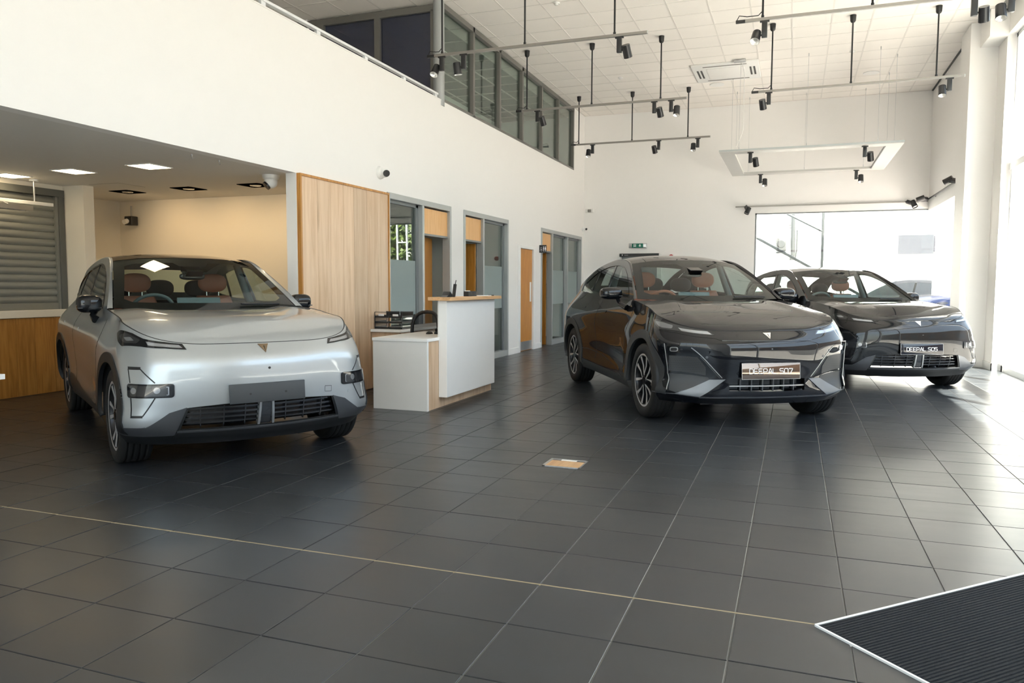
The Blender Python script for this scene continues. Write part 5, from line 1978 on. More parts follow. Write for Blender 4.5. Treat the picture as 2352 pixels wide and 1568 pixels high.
    for s1_ in (-1, 1):
        b = MB()
        xs2 = np.linspace(xf - .25, xr + .2, 20)
        v = []
        for x_ in xs2:
            yy_, zz_ = np.interp(x_, ex, ey), np.interp(x_, ex, ez)
            v += [(x_, s1_ * (yy_ - .02), zz_ - .012), (x_, s1_ * (yy_ - .09), zz_ - .02), (x_, s1_ * (yy_ - .11), zz_ - .12), (x_, s1_ * .72, .60)]
        b.add(v, [(i * 4 + k, i * 4 + k + 1, i * 4 + 5 + k, i * 4 + 4 + k) for i in range(19) for k in range(3)], True)
        b.build('door_lining', 'cabin_dark', root, world=False)
    dz = C['dash_z']
    b = MB()
    v = []
    ys2 = np.linspace(-.74, .74, 17)
    for y_ in ys2:
        c_ = 1 - .25 * (y_ / .74) ** 2
        xw = xf - .16 * (y_ / .74) ** 2
        v += [(xw + .03, y_, dz - .03), (xw - .25, y_, dz - .01), (xw - .50, y_, dz - .005), (xw - .60, y_, dz - .05), (xw - .62, y_, dz - .25), (xw - .55, y_, dz - .5)]
    b.add(v, [(i * 6 + k, i * 6 + k + 1, i * 6 + 7 + k, i * 6 + 6 + k) for i in range(16) for k in range(5)], True)
    b.build('dashboard', 'cabin_dark', root, world=False)
    sx, sz = C['screen']
    sc_ = MB().obox((sx, .02, sz), (.94, 0, .34), (0, 1, 0), (-.34, 0, .94), .010, .19, .075).build('centre_screen', 'screen_back', root, world=False)
    MB().obox((sx + .02, .02, sz - .09), (.94, 0, .34), (0, 1, 0), (-.34, 0, .94), .02, .05, .05).build('screen_foot', 'cabin_dark', sc_, world=False)
    wx, wz, wm = C['steer']
    d_ = Vector((-.86, 0, .5)).normalized()
    u_ = Vector((0, 1, 0))
    w_ = d_.cross(u_)
    cc = Vector((wx, -C['seat_y'], wz))
    tp = [cc + u_ * (.185 * math.cos(2 * PI * k / 40)) + w_ * (.175 * math.sin(2 * PI * k / 40)) for k in range(41)]
    st_ = MB().tube(tp, .016, 10, caps=False).build('steering_wheel', wm, root, world=False)
    MB().obox(cc - d_ * .02, u_, w_, d_, .17, .02, .008).obox(cc - d_ * .02, u_, w_, d_, .06, .06, .02).cyl(cc - d_ * .03, cc - d_ * .2, .035, 16).build('steering_hub', 'cabin_dark', st_, world=False)
    hx_, hz = C['head']
    for y_, lab in ((-C['seat_y'], 'tan leather driver seat'), (C['seat_y'], 'tan leather passenger seat')):
        make_seat(root, hx_, y_, hz, 'leather_tan', 'leather_tan', lab)
    for y_ in (-.40, .02, .42):
        make_seat(root, hx_ - .82, y_, hz - .06, C['rear_seat'], C['rear_seat'], 'dark rear seat', False)
    rv = C['rvm']
    ellip(MB(), (rv[0], 0, rv[1]), (.022, .115, .034), 3).build('rear_view_mirror', 'gloss_black', root, world=False)
    MB().prism([(rv[0] + .14, rv[1] + .045), (rv[0] - .12, rv[1] + .115), (rv[0] - .12, rv[1] + .05), (rv[0] + .06, rv[1] + .0)], -.075, .075, 'y').build('sensor_housing', 'gloss_black', root, world=False)
    # roof lining
    pobj(panel(roof, [(.03, .02), (.97, .02), (.97, .98), (.03, .98)], [], .1, -.03, 0, (1.25, 1.3), (-2, 0, 1)), 'roof_lining', 'cabin_dark', root)
    # inner pillars
    for s1_ in (-1, 1):
        pA, pB = SD.ev(xs_[0][0], float(np.interp(xs_[0][0], ex, ez))), SD.ev(xs_[0][1], hi_z)
        MB().tube([(pA[0], s1_ * (pA[1] - .05), pA[2] - .05), (pB[0], s1_ * (pB[1] - .05), pB[2] + .02)], [.045, .035], 8).build('inner_pillar', 'cabin_grey', root, world=False)
    # wipers
    for y0, y1 in ((.62, .25),):
        p_ = [ws.ev(np.array(.5 + y0 / 1.55), np.array(.035)) + np.array([.012, 0, .012]), ws.ev(np.array(.5 + y1 / 1.55), np.array(.06)) + np.array([.012, 0, .014])]
        MB().tube([tuple(q) for q in p_], .009, 8).build('wiper', 'clad_black', root, world=False)
    # ---- door mirrors
    mx, my_, mz = C['mirror']
    for s1_ in (-1, 1):
        b = ellip(MB(), (mx, s1_ * my_, mz), C['mirror_r'], 3.0, 28, 16)
        # flatten the rear face
        b.v = [(max(p[0], mx - C['mirror_r'][0] * .55), p[1], p[2]) for p in b.v]
        m_ = b.build('door_mirror', 'gloss_black', root, world=False)
        gx_ = mx - C['mirror_r'][0] * .56
        MB().rbox(gx_ - .004, gx_, s1_ * my_ - C['mirror_r'][1] * .8, s1_ * my_ + C['mirror_r'][1] * .8, mz - C['mirror_r'][2] * .75, mz + C['mirror_r'][2] * .75, .002, 1).build('mirror_glass', 'chrome', m_, world=False)
        bx_, by_, bz_ = C['mirror_base']
        MB().tube([(mx, s1_ * (my_ - C['mirror_r'][1] * .55), mz - C['mirror_r'][2] * .5), ((mx + bx_) / 2, s1_ * (my_ * .45 + by_ * .55), (mz - C['mirror_r'][2] * .9 + bz_) / 2), (bx_, s1_ * (by_ - .005), bz_)], [.026, .024, .034], 12).build('mirror_arm', 'gloss_black', m_, world=False)
        MB().rbox(mx + C['mirror_r'][0] * .2, mx + C['mirror_r'][0] * .9, s1_ * my_ - C['mirror_r'][1] * .98, s1_ * my_ + C['mirror_r'][1] * .98, mz - C['mirror_r'][2] * .5, mz - C['mirror_r'][2] * .38, .003, 1).build('indicator', 'lamp_dark', m_, world=False)
    # ---- door seams, handles
    for rt_ in (True, False):
        for pl in C['seams']:
            xz = np.array(pl)
            q, t = B.side(xz[:, 0], xz[:, 1], rt_)
            pobj(panel(B, strip(list(zip(q, t)), .0028), [], .03, .0012, .004), 'door_seam', 'clad_black', root)
        for (x_, z_) in C['handles']:
            q, t = B.side([x_ - .1, x_ + .1, x_ + .1, x_ - .1], [z_ - .012, z_ - .012, z_ + .012, z_ + .012], rt_)
            pobj(panel(B, list(zip(q, t)), [], .03, .004, .006), 'door_handle', paint, root)
    C['front'](root, B, paint)
    return root


def overlay(B, root, poly, name, material, off=.002, thick=.006, both=True, sp=.02, parent=None, holes=(), label=None):
    d = panel(B, poly, holes, sp, off, thick)
    o = pobj(d, name, material, parent or root)
    r = [o]
    if both:
        r.append(pobj(mirror(d), name, material, parent or root))
    if label:
        for q in r:
            q['label'] = label
    return r


def disc(B, s_, t_, r, n=16, sc=.8):
    return [(s_ + r * math.cos(2 * PI * k / n), t_ + r / sc * math.sin(2 * PI * k / n)) for k in range(n)]


def rounded(poly, f=.18, n=4):
    """round the corners of a polygon"""
    P = [np.array(p, float) for p in poly]
    out = []
    m = len(P)
    for i in range(m):
        a, b, c = P[i - 1], P[i], P[(i + 1) % m]
        l1, l2 = np.linalg.norm(a - b), np.linalg.norm(c - b)
        d = f * min(l1, l2)
        p, q = b + (a - b) / l1 * d, b + (c - b) / l2 * d
        for k in range(n + 1):
            t = k / n
            out.append(tuple((1 - t) ** 2 * p + 2 * t * (1 - t) * b + t * t * q))
    return out


def plate_at(root, x, z, w, h, material, text=None, tilt=-.06, screws=False):
    p = MB().rbox(-.006, .006, -w / 2, w / 2, -h / 2, h / 2, .004, 2).build('number_plate', material, root, world=False)
    p.location = (x, 0, z)
    p.rotation_euler = (0, tilt, 0)
    if text:
        l_ = lettering(text, h * .30)
        l_.v = [(v[0] + .0068, v[1], v[2]) for v in l_.v]
        l_.build('lettering', 'print_white', p, world=False)
        MB().box(.0061, .0066, -w / 2, w / 2, h / 2 - .004, h / 2).box(.0061, .0066, -w / 2, w / 2, -h / 2, -h / 2 + .003).box(.0061, .0066, w / 2 - .004, w / 2, -h / 2, h / 2).box(.0061, .0066, -w / 2, -w / 2 + .004, -h / 2, h / 2).build('rim', 'satin_silver', p, world=False)
    if screws:
        for y_ in (-.13, .13):
            MB().cyl((.006, y_, -.005), (.008, y_, -.005), .008, 14).build('screw', 'clad_black', p, world=False)
    return p


def badge(B, root, pts, material):
    P = [np.array(p) for p in pts]                     # left top, right top, tip
    o = overlay(B, root, pts, 'badge', material, .004, .006, False, .01)[0]
    c = (P[0] + P[1]) / 2
    sl_ = [tuple(c + (P[2] - c) * .25 + (P[1] - P[0]) * .06), tuple(c + (P[2] - c) * .25 - (P[1] - P[0]) * .02), tuple(P[2] * .98 + c * .02)]
    pobj(panel(B, sl_, [], .01, .0056, .001), 'badge_cut', 'clad_black', o)
    return o


# ---------------------------------------------------------------- coupe SUV (silver car and the dark car at the back)
S05_HL = [(-1.216, .920), (-1.14, .94), (-1.066, .953), (-.911, .972), (-.830, .966), (-.690, .985), (-.575, .990), (-.545, .925), (-.690, .924), (-.854, .901), (-1.033, .862), (-1.129, .880)]
S05_FOG = [(-.953, .597), (-.626, .584), (-.625, .469), (-.947, .474)]
S05_GR = [(-.541, .372), (-.283, .394), (0, .395), (.283, .394), (.541, .372), (.60, .172), (0, .165), (-.60, .172)]


def s05_front(plate, badge_mat):
    def f(root, B, paint):
        for sx_ in (1, -1):
            fl = (lambda d: d) if sx_ == 1 else mirror
            h = pobj(fl(panel(B, S05_HL, [], .02, .003, .01)), 'headlight', 'gloss_black', root)
            pobj(fl(panel(B, [(-.815, .950), (-.70, .963), (-.598, .972), (-.572, .940), (-.70, .936), (-.80, .924)], [], .015, .0045, .001)), 'daytime_strip', 'lamp_clear', h)
            pobj(fl(panel(B, rounded([(-1.10, .915), (-.97, .955), (-.85, .95), (-.88, .912), (-1.0, .885)], .3), [], .02, .0042, .001)), 'lens', 'lamp_dark', h)
            pobj(fl(panel(B, rounded([(-1.01, .918), (-.93, .94), (-.90, .926), (-.97, .905)], .3), [], .015, .0052, .001)), 'projector', 'lamp_lens', h)
            g_ = pobj(fl(panel(B, rounded(S05_FOG, .22), [], .02, .010, .018)), 'fog_light', 'gloss_black', root)
            pobj(fl(panel(B, rounded([(-.925, .583), (-.655, .571), (-.654, .483), (-.922, .488)], .2), [], .02, .0115, .001)), 'lens', 'lamp_dark', g_)
            for s_ in (-.895, -.735):
                pobj(fl(panel(B, disc(B, s_, .535, .022), [], .01, .0125, .001)), 'lamp', 'lamp_lens', g_)
            pobj(fl(panel(B, strip([(-.675, .560), (-.662, .558), (-.661, .495), (-.673, .495)], .003), [], .01, .0125, .001)), 'light_bracket', 'lamp_clear', g_)
            # dark accent lines above and below the fog light
            for pl, w_ in (([(-.935, .602), (-.954, .716)], .004), ([(-.858, .728), (-.751, .599)], .004), ([(-.956, .722), (-.855, .731)], .010),
                           ([(-.925, .473), (-.907, .303)], .0045), ([(-.749, .470), (-.826, .306)], .0045), ([(-.911, .298), (-.825, .303)], .009)):
                pobj(fl(panel(B, strip(pl, w_), [], .02, .0015, .004)), 'accent_line', 'clad_black', root)
            # grey bumper corner
            pobj(fl(panel(B, [(-1.035, .178), (-1.022, .176), (-.794, .203), (-.657, .335), (-.545, .378), (-.627, .118), (-.80, .106), (-.965, .098), (-1.06, .125)], [], .025, .006, .02)), 'bumper_corner', 'gunmetal', root)
            pobj(fl(panel(B, disc(B, -.70, .40, .011), [], .01, .0012, .002)), 'parking_sensor', paint, root)
        # lower grille
        gr = pobj(panel(B, [(s_ * 1.04, t_) for s_, t_ in S05_GR], [], .05, -.055, 0), 'grille', 'gloss_black', root)
        for t_ in (.215, .262, .308, .352):
            w_ = .585 - (t_ - .17) * .22
            pobj(panel(B, [(-w_, t_ - .008), (w_, t_ - .008), (w_, t_ + .008), (-w_, t_ + .008)], [], .05, -.03, .02), 'grille_bar', 'lamp_dark', gr)
        for s_ in (-.46, -.30, -.15, .15, .30, .46):
            pobj(panel(B, [(s_ - .004, .17), (s_ + .004, .17), (s_ + .004, .37), (s_ - .004, .37)], [], .05, -.028, .02), 'grille_post', 'lamp_dark', gr)
        for s_ in (-.045, .045):
            pobj(panel(B, [(s_ - .008 + .008 * np.sign(s_), .165), (s_ + .008 + .008 * np.sign(s_), .165), (s_ + .008, .385), (s_ - .008, .385)], [], .03, -.008, .045), 'grille_fin', 'satin_silver', gr)
        pobj(panel(B, [(-.037, .165), (.037, .165), (.037, .385), (-.037, .385)], [], .03, -.02, .03), 'radar_cover', 'lamp_dark', gr)
        # splitter
        sp_ = pobj(panel(B, [(-.64, .100), (-.60, .163), (0, .158), (.60, .163), (.64, .100), (0, .085)], [], .03, .012, .035), 'splitter', 'clad_black', root)
        pobj(panel(B, strip([(-.61, .160), (-.3, .156), (0, .155), (.3, .156), (.61, .160)], .006), [], .03, .0135, .012), 'splitter_edge', 'gunmetal', sp_)
        MB().box(.20, .52, -.55, .55, .185, .20).build('undertray', 'clad_black', root, world=False)
        pobj(panel(B, disc(B, 0.015, .69, .010), [], .01, .0012, .003), 'front_camera', 'clad_black', root)
        d_ = panel(B, strip([(.47, .475), (.53, .47), (.53, .42), (.47, .425), (.47, .475)], .0018), [], .02, .0008, .002)
        pobj(d_, 'tow_cover_line', 'clad_grey', root)
        badge(B, root, [(-.034, .978), (.040, .978), (.004, .862)], badge_mat)
        plate(root)
    return f


def s05_bulge(u, v):
    a = 2 * u - 1
    side = np.exp(-((np.abs(a) - .74) / .15) ** 2) * .020 * np.clip(v * 1.6, 0, 1) * (1 - .3 * v)
    mid = .030 * (1 - a * a) * np.sin(PI * np.clip(v, 0, 1)) ** .8
    edge = .012 * (1 - a ** 8) * (1 - (1 - np.clip(v * 7, 0, 1)) ** 2) * (1 - v)
    return np.stack([0 * u, 0 * u, side + mid + edge], -1)


S05 = dict(
    net=S05_NET, lev=S05_LEV, R=.352, tw=.235, wb=2.90, tire_y=.915, rim_r=.255, arch_r=.400, arch_o=.468, bumper_mat='clad_black', arch_mat='clad_black',
    t0=[(0, .395), (.283, .394), (.541, .374), (.657, .332), (.794, .201), (1.022, .172), (1.3, .17), (1.9, .17), (2.4, .175), (3.0, .22), (3.6, .33), (3.78, .33), (4.1, .22), (4.6, .20), (5.0, .33), (6, .35)],
    clad_holes=[[(s_ * .985, t_ * .985 + .003) for s_, t_ in S05_GR]], wheel=dict(rot=.25, spread=.24),
    hood_s=(.60, 2.13), cowl=[(-.775, -.800, 1.122), (-.70, -.55, 1.118), (-.63, -.25, 1.112), (-.61, 0, 1.110), (-.63, .25, 1.112), (-.70, .55, 1.118), (-.775, .800, 1.122)], hood_bulge=s05_bulge,
    ws_bot=[(-.760, -.765, 1.135), (-.685, -.5, 1.118), (-.63, -.22, 1.110), (-.615, 0, 1.108), (-.63, .22, 1.110), (-.685, .5, 1.118), (-.760, .765, 1.135)],
    ws_top=[(-1.62, -.632, 1.545), (-1.56, -.4, 1.572), (-1.53, 0, 1.582), (-1.56, .4, 1.572), (-1.62, .632, 1.545)],
    tumble=(.30, .14), rail=[(-.70, 1.125), (-.98, 1.285), (-1.30, 1.435), (-1.62, 1.545), (-2.05, 1.575), (-2.55, 1.550), (-3.02, 1.475), (-3.40, 1.335), (-3.66, 1.175)],
    dlo=[(-.985, 1.128), (-1.20, 1.285), (-1.50, 1.425), (-1.85, 1.512), (-2.30, 1.505), (-2.80, 1.440), (-3.17, 1.320), (-3.27, 1.235), (-2.95, 1.195), (-2.2, 1.168), (-1.5, 1.148)], dlo_sharp=[0, 7],
    pillars=[(-2.02, -2.10, .028), (-2.86, -2.74, .018)], side_glass='car_glass_dark',
    rail_in=[(-.745, .775, 1.133), (-1.05, .726, 1.285), (-1.35, .676, 1.425), (-1.62, .632, 1.548), (-2.05, .605, 1.592), (-2.55, .59, 1.570), (-3.0, .575, 1.492), (-3.38, .575, 1.345), (-3.64, .585, 1.172)],
    roof_f=[(-1.62, -.632, 1.546), (-1.56, -.4, 1.573), (-1.53, 0, 1.583), (-1.56, .4, 1.573), (-1.62, .632, 1.546)],
    roof_r=[(-3.0, -.575, 1.492), (-3.02, -.3, 1.512), (-3.03, 0, 1.518), (-3.02, .3, 1.512), (-3.0, .575, 1.492)],
    roof_side=[(-1.62, .632, 1.546), (-2.05, .605, 1.592), (-2.55, .59, 1.570), (-3.0, .575, 1.492)], roof_mat='gloss_black', roof_crown=.010,
    rg_bot=[(-3.63, -.575, 1.172), (-3.68, 0, 1.178), (-3.63, .575, 1.172)], deck_s=5.35, floor_z=.30, dash_z=1.085,
    screen=(-1.20, 1.135), steer=(-1.28, 1.085, 'cabin_grey'), seat_y=.37, head=(-2.08, 1.345), rear_seat='leather_dark', rvm=(-1.36, 1.405),
    mirror=(-1.0, .915, 1.165), mirror_r=(.085, .098, .076), mirror_base=(-.90, .885, 1.035),
    seams=[[(-.42, 1.06), (-.40, .95), (-.50, .72), (-.62, .45)], [(-1.98, 1.10), (-1.95, .9), (-1.93, .6), (-1.98, .42)]], handles=[(-1.75, .93), (-2.75, .95)])


def silver_plate(root):
    plate_at(root, .778, .551, .552, .140, 'plate_blank', None, -.06, True)
    MB().box(.735, .772, -.25, .25, .50, .60).build('plate_bracket', 'clad_black', root, world=False)


def dark_plate(root):
    plate_at(root, .778, .551, .552, .140, 'plate_gloss', 'DEEPAL S05', -.06)
    MB().box(.735, .772, -.25, .25, .50, .60).build('plate_bracket', 'clad_black', root, world=False)


S05A = dict(S05, front=s05_front(silver_plate, 'badge_gold'))
S05B = dict(S05, front=s05_front(dark_plate, 'badge_silver'), roof_mat='paint_night')
make_car(S05A, 'silver_car', 'silver electric SUV with a blank dark plate parked by the alcove', (-4.229, 5.01), -33.8, 'paint_silver', 'showroom cars')
make_car(S05B, 'dark_car', 'dark grey SUV partly hidden behind the black one, its plate ending in 05', (1.199, 11.408), -66.08, 'paint_night', 'showroom cars')

# ---------------------------------------------------------------- black SUV
S07_HL = [(-1.156, .947), (-1.054, .969), (-.903, .985), (-.739, .985), (-.575, .980), (-.521, .917), (-.694, .921), (-.850, .921), (-1.013, .894)]
S07_GR = [(-.385, .350), (0, .352), (.385, .350), (.385, .213), (0, .205), (-.385, .213)]


def s07_front(root, B, paint):
    for sx_ in (1, -1):
        fl = (lambda d: d) if sx_ == 1 else mirror
        h = pobj(fl(panel(B, S07_HL, [], .02, .003, .01)), 'headlight', 'lamp_dark', root)
        pobj(fl(panel(B, [(-.838, .957), (-.587, .973), (-.544, .927), (-.814, .931)], [], .015, .0045, .001)), 'daytime_strip', 'lamp_clear', h)
        pobj(fl(panel(B, rounded([(-1.10, .945), (-.98, .965), (-.88, .965), (-.89, .93), (-1.0, .91)], .3), [], .02, .0042, .001)), 'lens', 'lamp_lens', h)
        # side intake with mesh and lamp
        it = pobj(fl(panel(B, [(-.945, .762), (-.79, .785), (-.60, .513), (-.578, .378), (-.965, .424)], [], .02, .0015, .004)), 'side_intake', 'gloss_black', root)
        ms = [(-.935, .620), (-.69, .597), (-.605, .48), (-.60, .39), (-.960, .445)]
        pobj(fl(panel(B, ms, [], .03, .0025, .001)), 'mesh_panel', 'clad_grey', it)
        dots = []
        for i in range(22):
            for j in range(9):
                s_, t_ = -.945 + i * .016 + (j % 2) * .008, .43 + j * .021
                if inside(np.array(ms), np.array([[s_, t_]]))[0]:
                    dots.append(panel(B, disc(B, s_, t_, .0042, 5), [], .02, .0034, 0))
        tag(pobj(fl(merge(*dots)), 'mesh_holes', 'clad_black', it), kind='stuff')
        lm = pobj(fl(panel(B, rounded([(-.914, .728), (-.850, .735), (-.854, .672), (-.922, .670)], .35), [], .01, .007, .006)), 'fog_light', 'satin_silver', it)
        pobj(fl(panel(B, rounded([(-.906, .720), (-.858, .725), (-.861, .682), (-.913, .680)], .35), [], .01, .008, .001)), 'lens', 'lamp_dark', lm)
        pobj(fl(panel(B, disc(B, -.825, .70, .010), [], .01, .004, .002)), 'sensor', 'lamp_dark', it)
        # upright blade at the corner
        bd = pobj(fl(panel(B, [(-.969, .770), (-.944, .766), (-.962, .42), (-.896, .200), (-.912, .196), (-1.005, .315)], [], .02, .022, .03)), 'corner_blade', 'gloss_black', root)
        pobj(fl(panel(B, strip([(-.948, .764), (-.965, .42), (-.902, .205)], .0035), [], .02, .0235, .003)), 'blade_edge', 'satin_silver', bd)
        # diagonal bead, grey wedge, plain lower panel
        pobj(fl(panel(B, strip([(-.744, .730), (-.450, .364)], .0035), [], .02, .004, .006)), 'diagonal_bead', 'satin_silver', root)
        pobj(fl(panel(B, strip([(-.66, .60), (-.47, .364)], .0025), [], .02, .004, .006)), 'diagonal_line', 'gunmetal', root)
        pobj(fl(panel(B, [(-.967, .412), (-.578, .370), (-.566, .343), (-.83, .176), (-.886, .200)], [], .025, .003, .006)), 'lower_panel', 'clad_grey', root)
        pobj(fl(panel(B, [(-.835, .164), (-.563, .342), (-.420, .347), (-.642, .135)], [], .02, .010, .03)), 'bumper_wedge', 'wedge_grey', root)
        pobj(fl(panel(B, strip([(-1.045, .150), (-.83, .158), (-.642, .131)], .006), [], .02, .006, .01)), 'bumper_edge', 'gunmetal', root)
        pobj(fl(panel(B, disc(B, -.60, .60, .013), [], .01, .0015, .002)), 'parking_sensor', 'gunmetal', root)
        pobj(fl(panel(B, strip([(-.30, .832), (-.457, .836), (-.525, .874), (-.85, .903), (-1.04, .884)], .0035), [], .02, .002, .004)), 'front_crease', paint, root)
    pobj(panel(B, strip([(-.457, .836), (0, .831), (.457, .836)], .004), [], .02, .003, .006), 'crease_highlight', 'gunmetal', root)  # raised grey strip stands in for the highlight along the body crease
    gr = pobj(panel(B, [(s_ * 1.05, t_) for s_, t_ in S07_GR], [], .05, -.06, 0), 'grille', 'gloss_black', root)
    for s_ in (-.27, -.16, -.05, .06, .17, .28):
        pobj(panel(B, [(s_ - .006, .205), (s_ + .006, .205), (s_ + .006, .352), (s_ - .006, .352)], [], .05, -.03, .03), 'grille_post', 'gunmetal', gr)
    pobj(panel(B, [(-.385, .262), (.385, .262), (.385, .275), (-.385, .275)], [], .05, -.012, .03), 'grille_bar', 'satin_silver', gr)
    sp_ = pobj(panel(B, [(-.65, .02), (-.645, .125), (0, .127), (.645, .125), (.65, .02), (0, .018)], [], .03, .010, .03), 'splitter', 'gloss_black', root)
    pobj(panel(B, strip([(-.645, .128), (-.3, .130), (0, .130), (.3, .130), (.645, .128)], .006), [], .03, .0125, .012), 'splitter_edge', 'gunmetal', sp_)
    MB().box(.30, .58, -.6, .6, .205, .225).build('undertray', 'clad_black', root, world=False)
    pobj(panel(B, disc(B, 0.01, .715, .009), [], .01, .0012, .003), 'front_camera', 'clad_grey', root)
    badge(B, root, [(-.034, .966), (.044, .966), (.008, .862)], 'badge_silver')
    plate_at(root, .790, .540, .585, .152, 'plate_peach_mirror', 'DEEPAL S07', -.07)
    MB().box(.74, .784, -.27, .27, .48, .60).build('plate_bracket', 'clad_black', root, world=False)


def s07_bulge(u, v):
    a = 2 * u - 1
    side = np.exp(-((np.abs(a) - (.80 - .22 * v)) / .12) ** 2) * .022 * np.clip(v * 1.5, 0, 1) * (1 - .35 * v)
    mid = .038 * (1 - a * a) * np.sin(PI * np.clip(v, 0, 1)) ** .8
    edge = .014 * (1 - a ** 8) * (1 - (1 - np.clip(v * 7, 0, 1)) ** 2) * (1 - v)
    return np.stack([0 * u, 0 * u, side + mid + edge], -1)


S07 = dict(
    net=S07_NET, lev=S07_LEV, R=.375, tw=.25, wb=2.93, tire_y=.985, rim_r=.265, arch_r=.425, arch_o=.505, bumper_mat='paint_black', arch_mat='clad_grey',
    t0=[(0, .133), (.64, .133), (.83, .15), (1.04, .15), (1.9, .15), (2.3, .16), (4.4, .17), (5, .3), (6.4, .33)],
    paint_holes=[[(s_ * .99, t_) for s_, t_ in S07_GR]], wheel=dict(rot=.05, spread=.34),
    hood_s=(.60, 2.19), cowl=[(-.70, -.852, 1.172), (-.62, -.58, 1.170), (-.545, -.26, 1.165), (-.52, 0, 1.163), (-.545, .26, 1.165), (-.62, .58, 1.170), (-.70, .852, 1.172)], hood_bulge=s07_bulge,
    ws_bot=[(-.665, -.823, 1.190), (-.60, -.55, 1.176), (-.545, -.25, 1.165), (-.53, 0, 1.162), (-.545, .25, 1.165), (-.60, .55, 1.176), (-.665, .823, 1.190)],
    ws_top=[(-1.40, -.652, 1.592), (-1.34, -.42, 1.622), (-1.31, 0, 1.635), (-1.34, .42, 1.622), (-1.40, .652, 1.592)],
    tumble=(.32, .20), rail=[(-.62, 1.172), (-.86, 1.325), (-1.12, 1.475), (-1.40, 1.595), (-1.78, 1.642), (-2.22, 1.622), (-2.68, 1.548), (-3.05, 1.425), (-3.45, 1.265)],
    dlo=[(-.84, 1.200), (-1.05, 1.350), (-1.30, 1.480), (-1.58, 1.568), (-1.93, 1.585), (-2.35, 1.545), (-2.72, 1.455), (-2.95, 1.365), (-2.6, 1.285), (-2.1, 1.245), (-1.5, 1.218)], dlo_sharp=[0, 7],
    pillars=[(-1.80, -1.86, .026), (-2.50, -2.44, .012)], side_glass='car_glass_dark',
    rail_in=[(-.645, .835, 1.190), (-.90, .775, 1.335), (-1.15, .715, 1.472), (-1.40, .652, 1.594), (-1.78, .635, 1.652), (-2.22, .62, 1.640), (-2.68, .60, 1.572), (-3.05, .595, 1.446), (-3.42, .60, 1.270)],
    roof_f=[(-1.40, -.652, 1.593), (-1.34, -.42, 1.623), (-1.31, 0, 1.636), (-1.34, .42, 1.623), (-1.40, .652, 1.593)],
    roof_r=[(-2.68, -.60, 1.572), (-2.70, -.3, 1.60), (-2.71, 0, 1.608), (-2.70, .3, 1.60), (-2.68, .60, 1.572)],
    roof_side=[(-1.40, .652, 1.593), (-1.78, .635, 1.652), (-2.22, .62, 1.640), (-2.68, .60, 1.572)], roof_mat='paint_black', roof_crown=.016,
    rg_bot=[(-3.40, -.595, 1.270), (-3.46, 0, 1.280), (-3.40, .595, 1.270)], deck_s=5.2, floor_z=.32, dash_z=1.135,
    screen=(-1.10, 1.185), steer=(-1.10, 1.120, 'leather_tan'), seat_y=.385, head=(-1.72, 1.405), rear_seat='leather_dark', rvm=(-1.13, 1.465),
    mirror=(-.92, 1.045, 1.245), mirror_r=(.085, .125, .068), mirror_base=(-.72, .93, 1.09),
    seams=[[(-.50, 1.10), (-.46, .95), (-.55, .72), (-.64, .42)], [(-1.82, 1.18), (-1.80, .9), (-1.78, .6), (-1.86, .42)], [(-2.6, .50), (-2.2, .52), (-1.6, .50), (-1.0, .42), (-.62, .33)]], handles=[(-1.55, 1.02), (-2.5, 1.05)], front=s07_front)
make_car(S07, 'black_car', 'glossy black SUV in the middle of the floor, its plate ending in 07', (-.5735, 8.183), -60.5, 'paint_black', 'showroom cars')
# ------------------------------------------------------------------ outside the corner window
mat('steel_dark', (0.012, 0.012, 0.012), 0.5)
mat('unit_grey', (0.018, 0.018, 0.017), 0.6)
mat('paint_pale', (0.010, 0.011, 0.014), 0.5, coat=0.06, spec=0.05)
mat('paint_blue', (0.003, 0.006, 0.020), 0.5, coat=0.06, spec=0.05)
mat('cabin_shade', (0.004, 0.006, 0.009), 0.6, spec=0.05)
mat('leaf_green', (0.075, 0.11, 0.014), 0.6, var=0.5, vscale=2)
mat('bark', (0.12, 0.08, 0.05), 0.9, var=0.3)
mat('rust', (0.022, 0.012, 0.010), 0.7)
mat('brick_warm', (0.30, 0.21, 0.15), 0.85, var=0.15, vscale=3)
o = thing('white_building', 'white rendered building across the yard', 'building', (4, 42.5, -.06))
MB().box(-18, 24, 42, 50, -.06, 9).build('wall', 'render_white', o)
MB().box(4.72, 6.33, 41.93, 42, 2.92, 3.85).build('sign_board', 'sign_blue', o)
MB().box(-18, 24, 41.8, 42, 9, 9.3).build('parapet', 'render_white', o)
o = thing('outdoor_unit', 'pale outdoor fan unit on the building across the yard', 'air conditioner', (-.7, 41.8, 3.15))
MB().rbox(-.95, -.45, 41.6, 41.98, 3.16, 3.78, .02).build('casing', 'unit_grey', o)
MB().lathe([(.20, 41.60), (.20, 41.585), (.17, 41.58), (.05, 41.59), (.001, 41.59)], 24, (-.70, 0, 3.50), 'y').build('fan_guard', 'steel_dark', o)
MB().box(-.95, -.45, 41.7, 42, 3.02, 3.08).build('bracket', 'steel_dark', o)
o = thing('downpipe', 'grey pipes and brackets on the building across the yard', 'pipe', (-.1, 41.9, 2.5))
MB().tube([(-.16, 41.85, 5.2), (-.14, 41.85, 3.5), (-.12, 41.85, 3.0), (-.22, 41.85, 2.5)], .11, 10).build('main_pipe', 'steel_dark', o)
MB().tube([(.05, 41.85, 4.2), (.06, 41.85, 3.2), (-.02, 41.85, 2.6)], .04, 8).build('side_pipe', 'steel_dark', o)
MB().box(-.52, -.14, 41.82, 41.86, 4.42, 4.46).box(-.40, -.14, 41.82, 41.86, 4.28, 4.31).build('bracket_arm', 'rust', o)
MB().box(-.5, .0, 41.5, 41.9, 2.45, 2.65).build('trough', 'frame_brown', o)
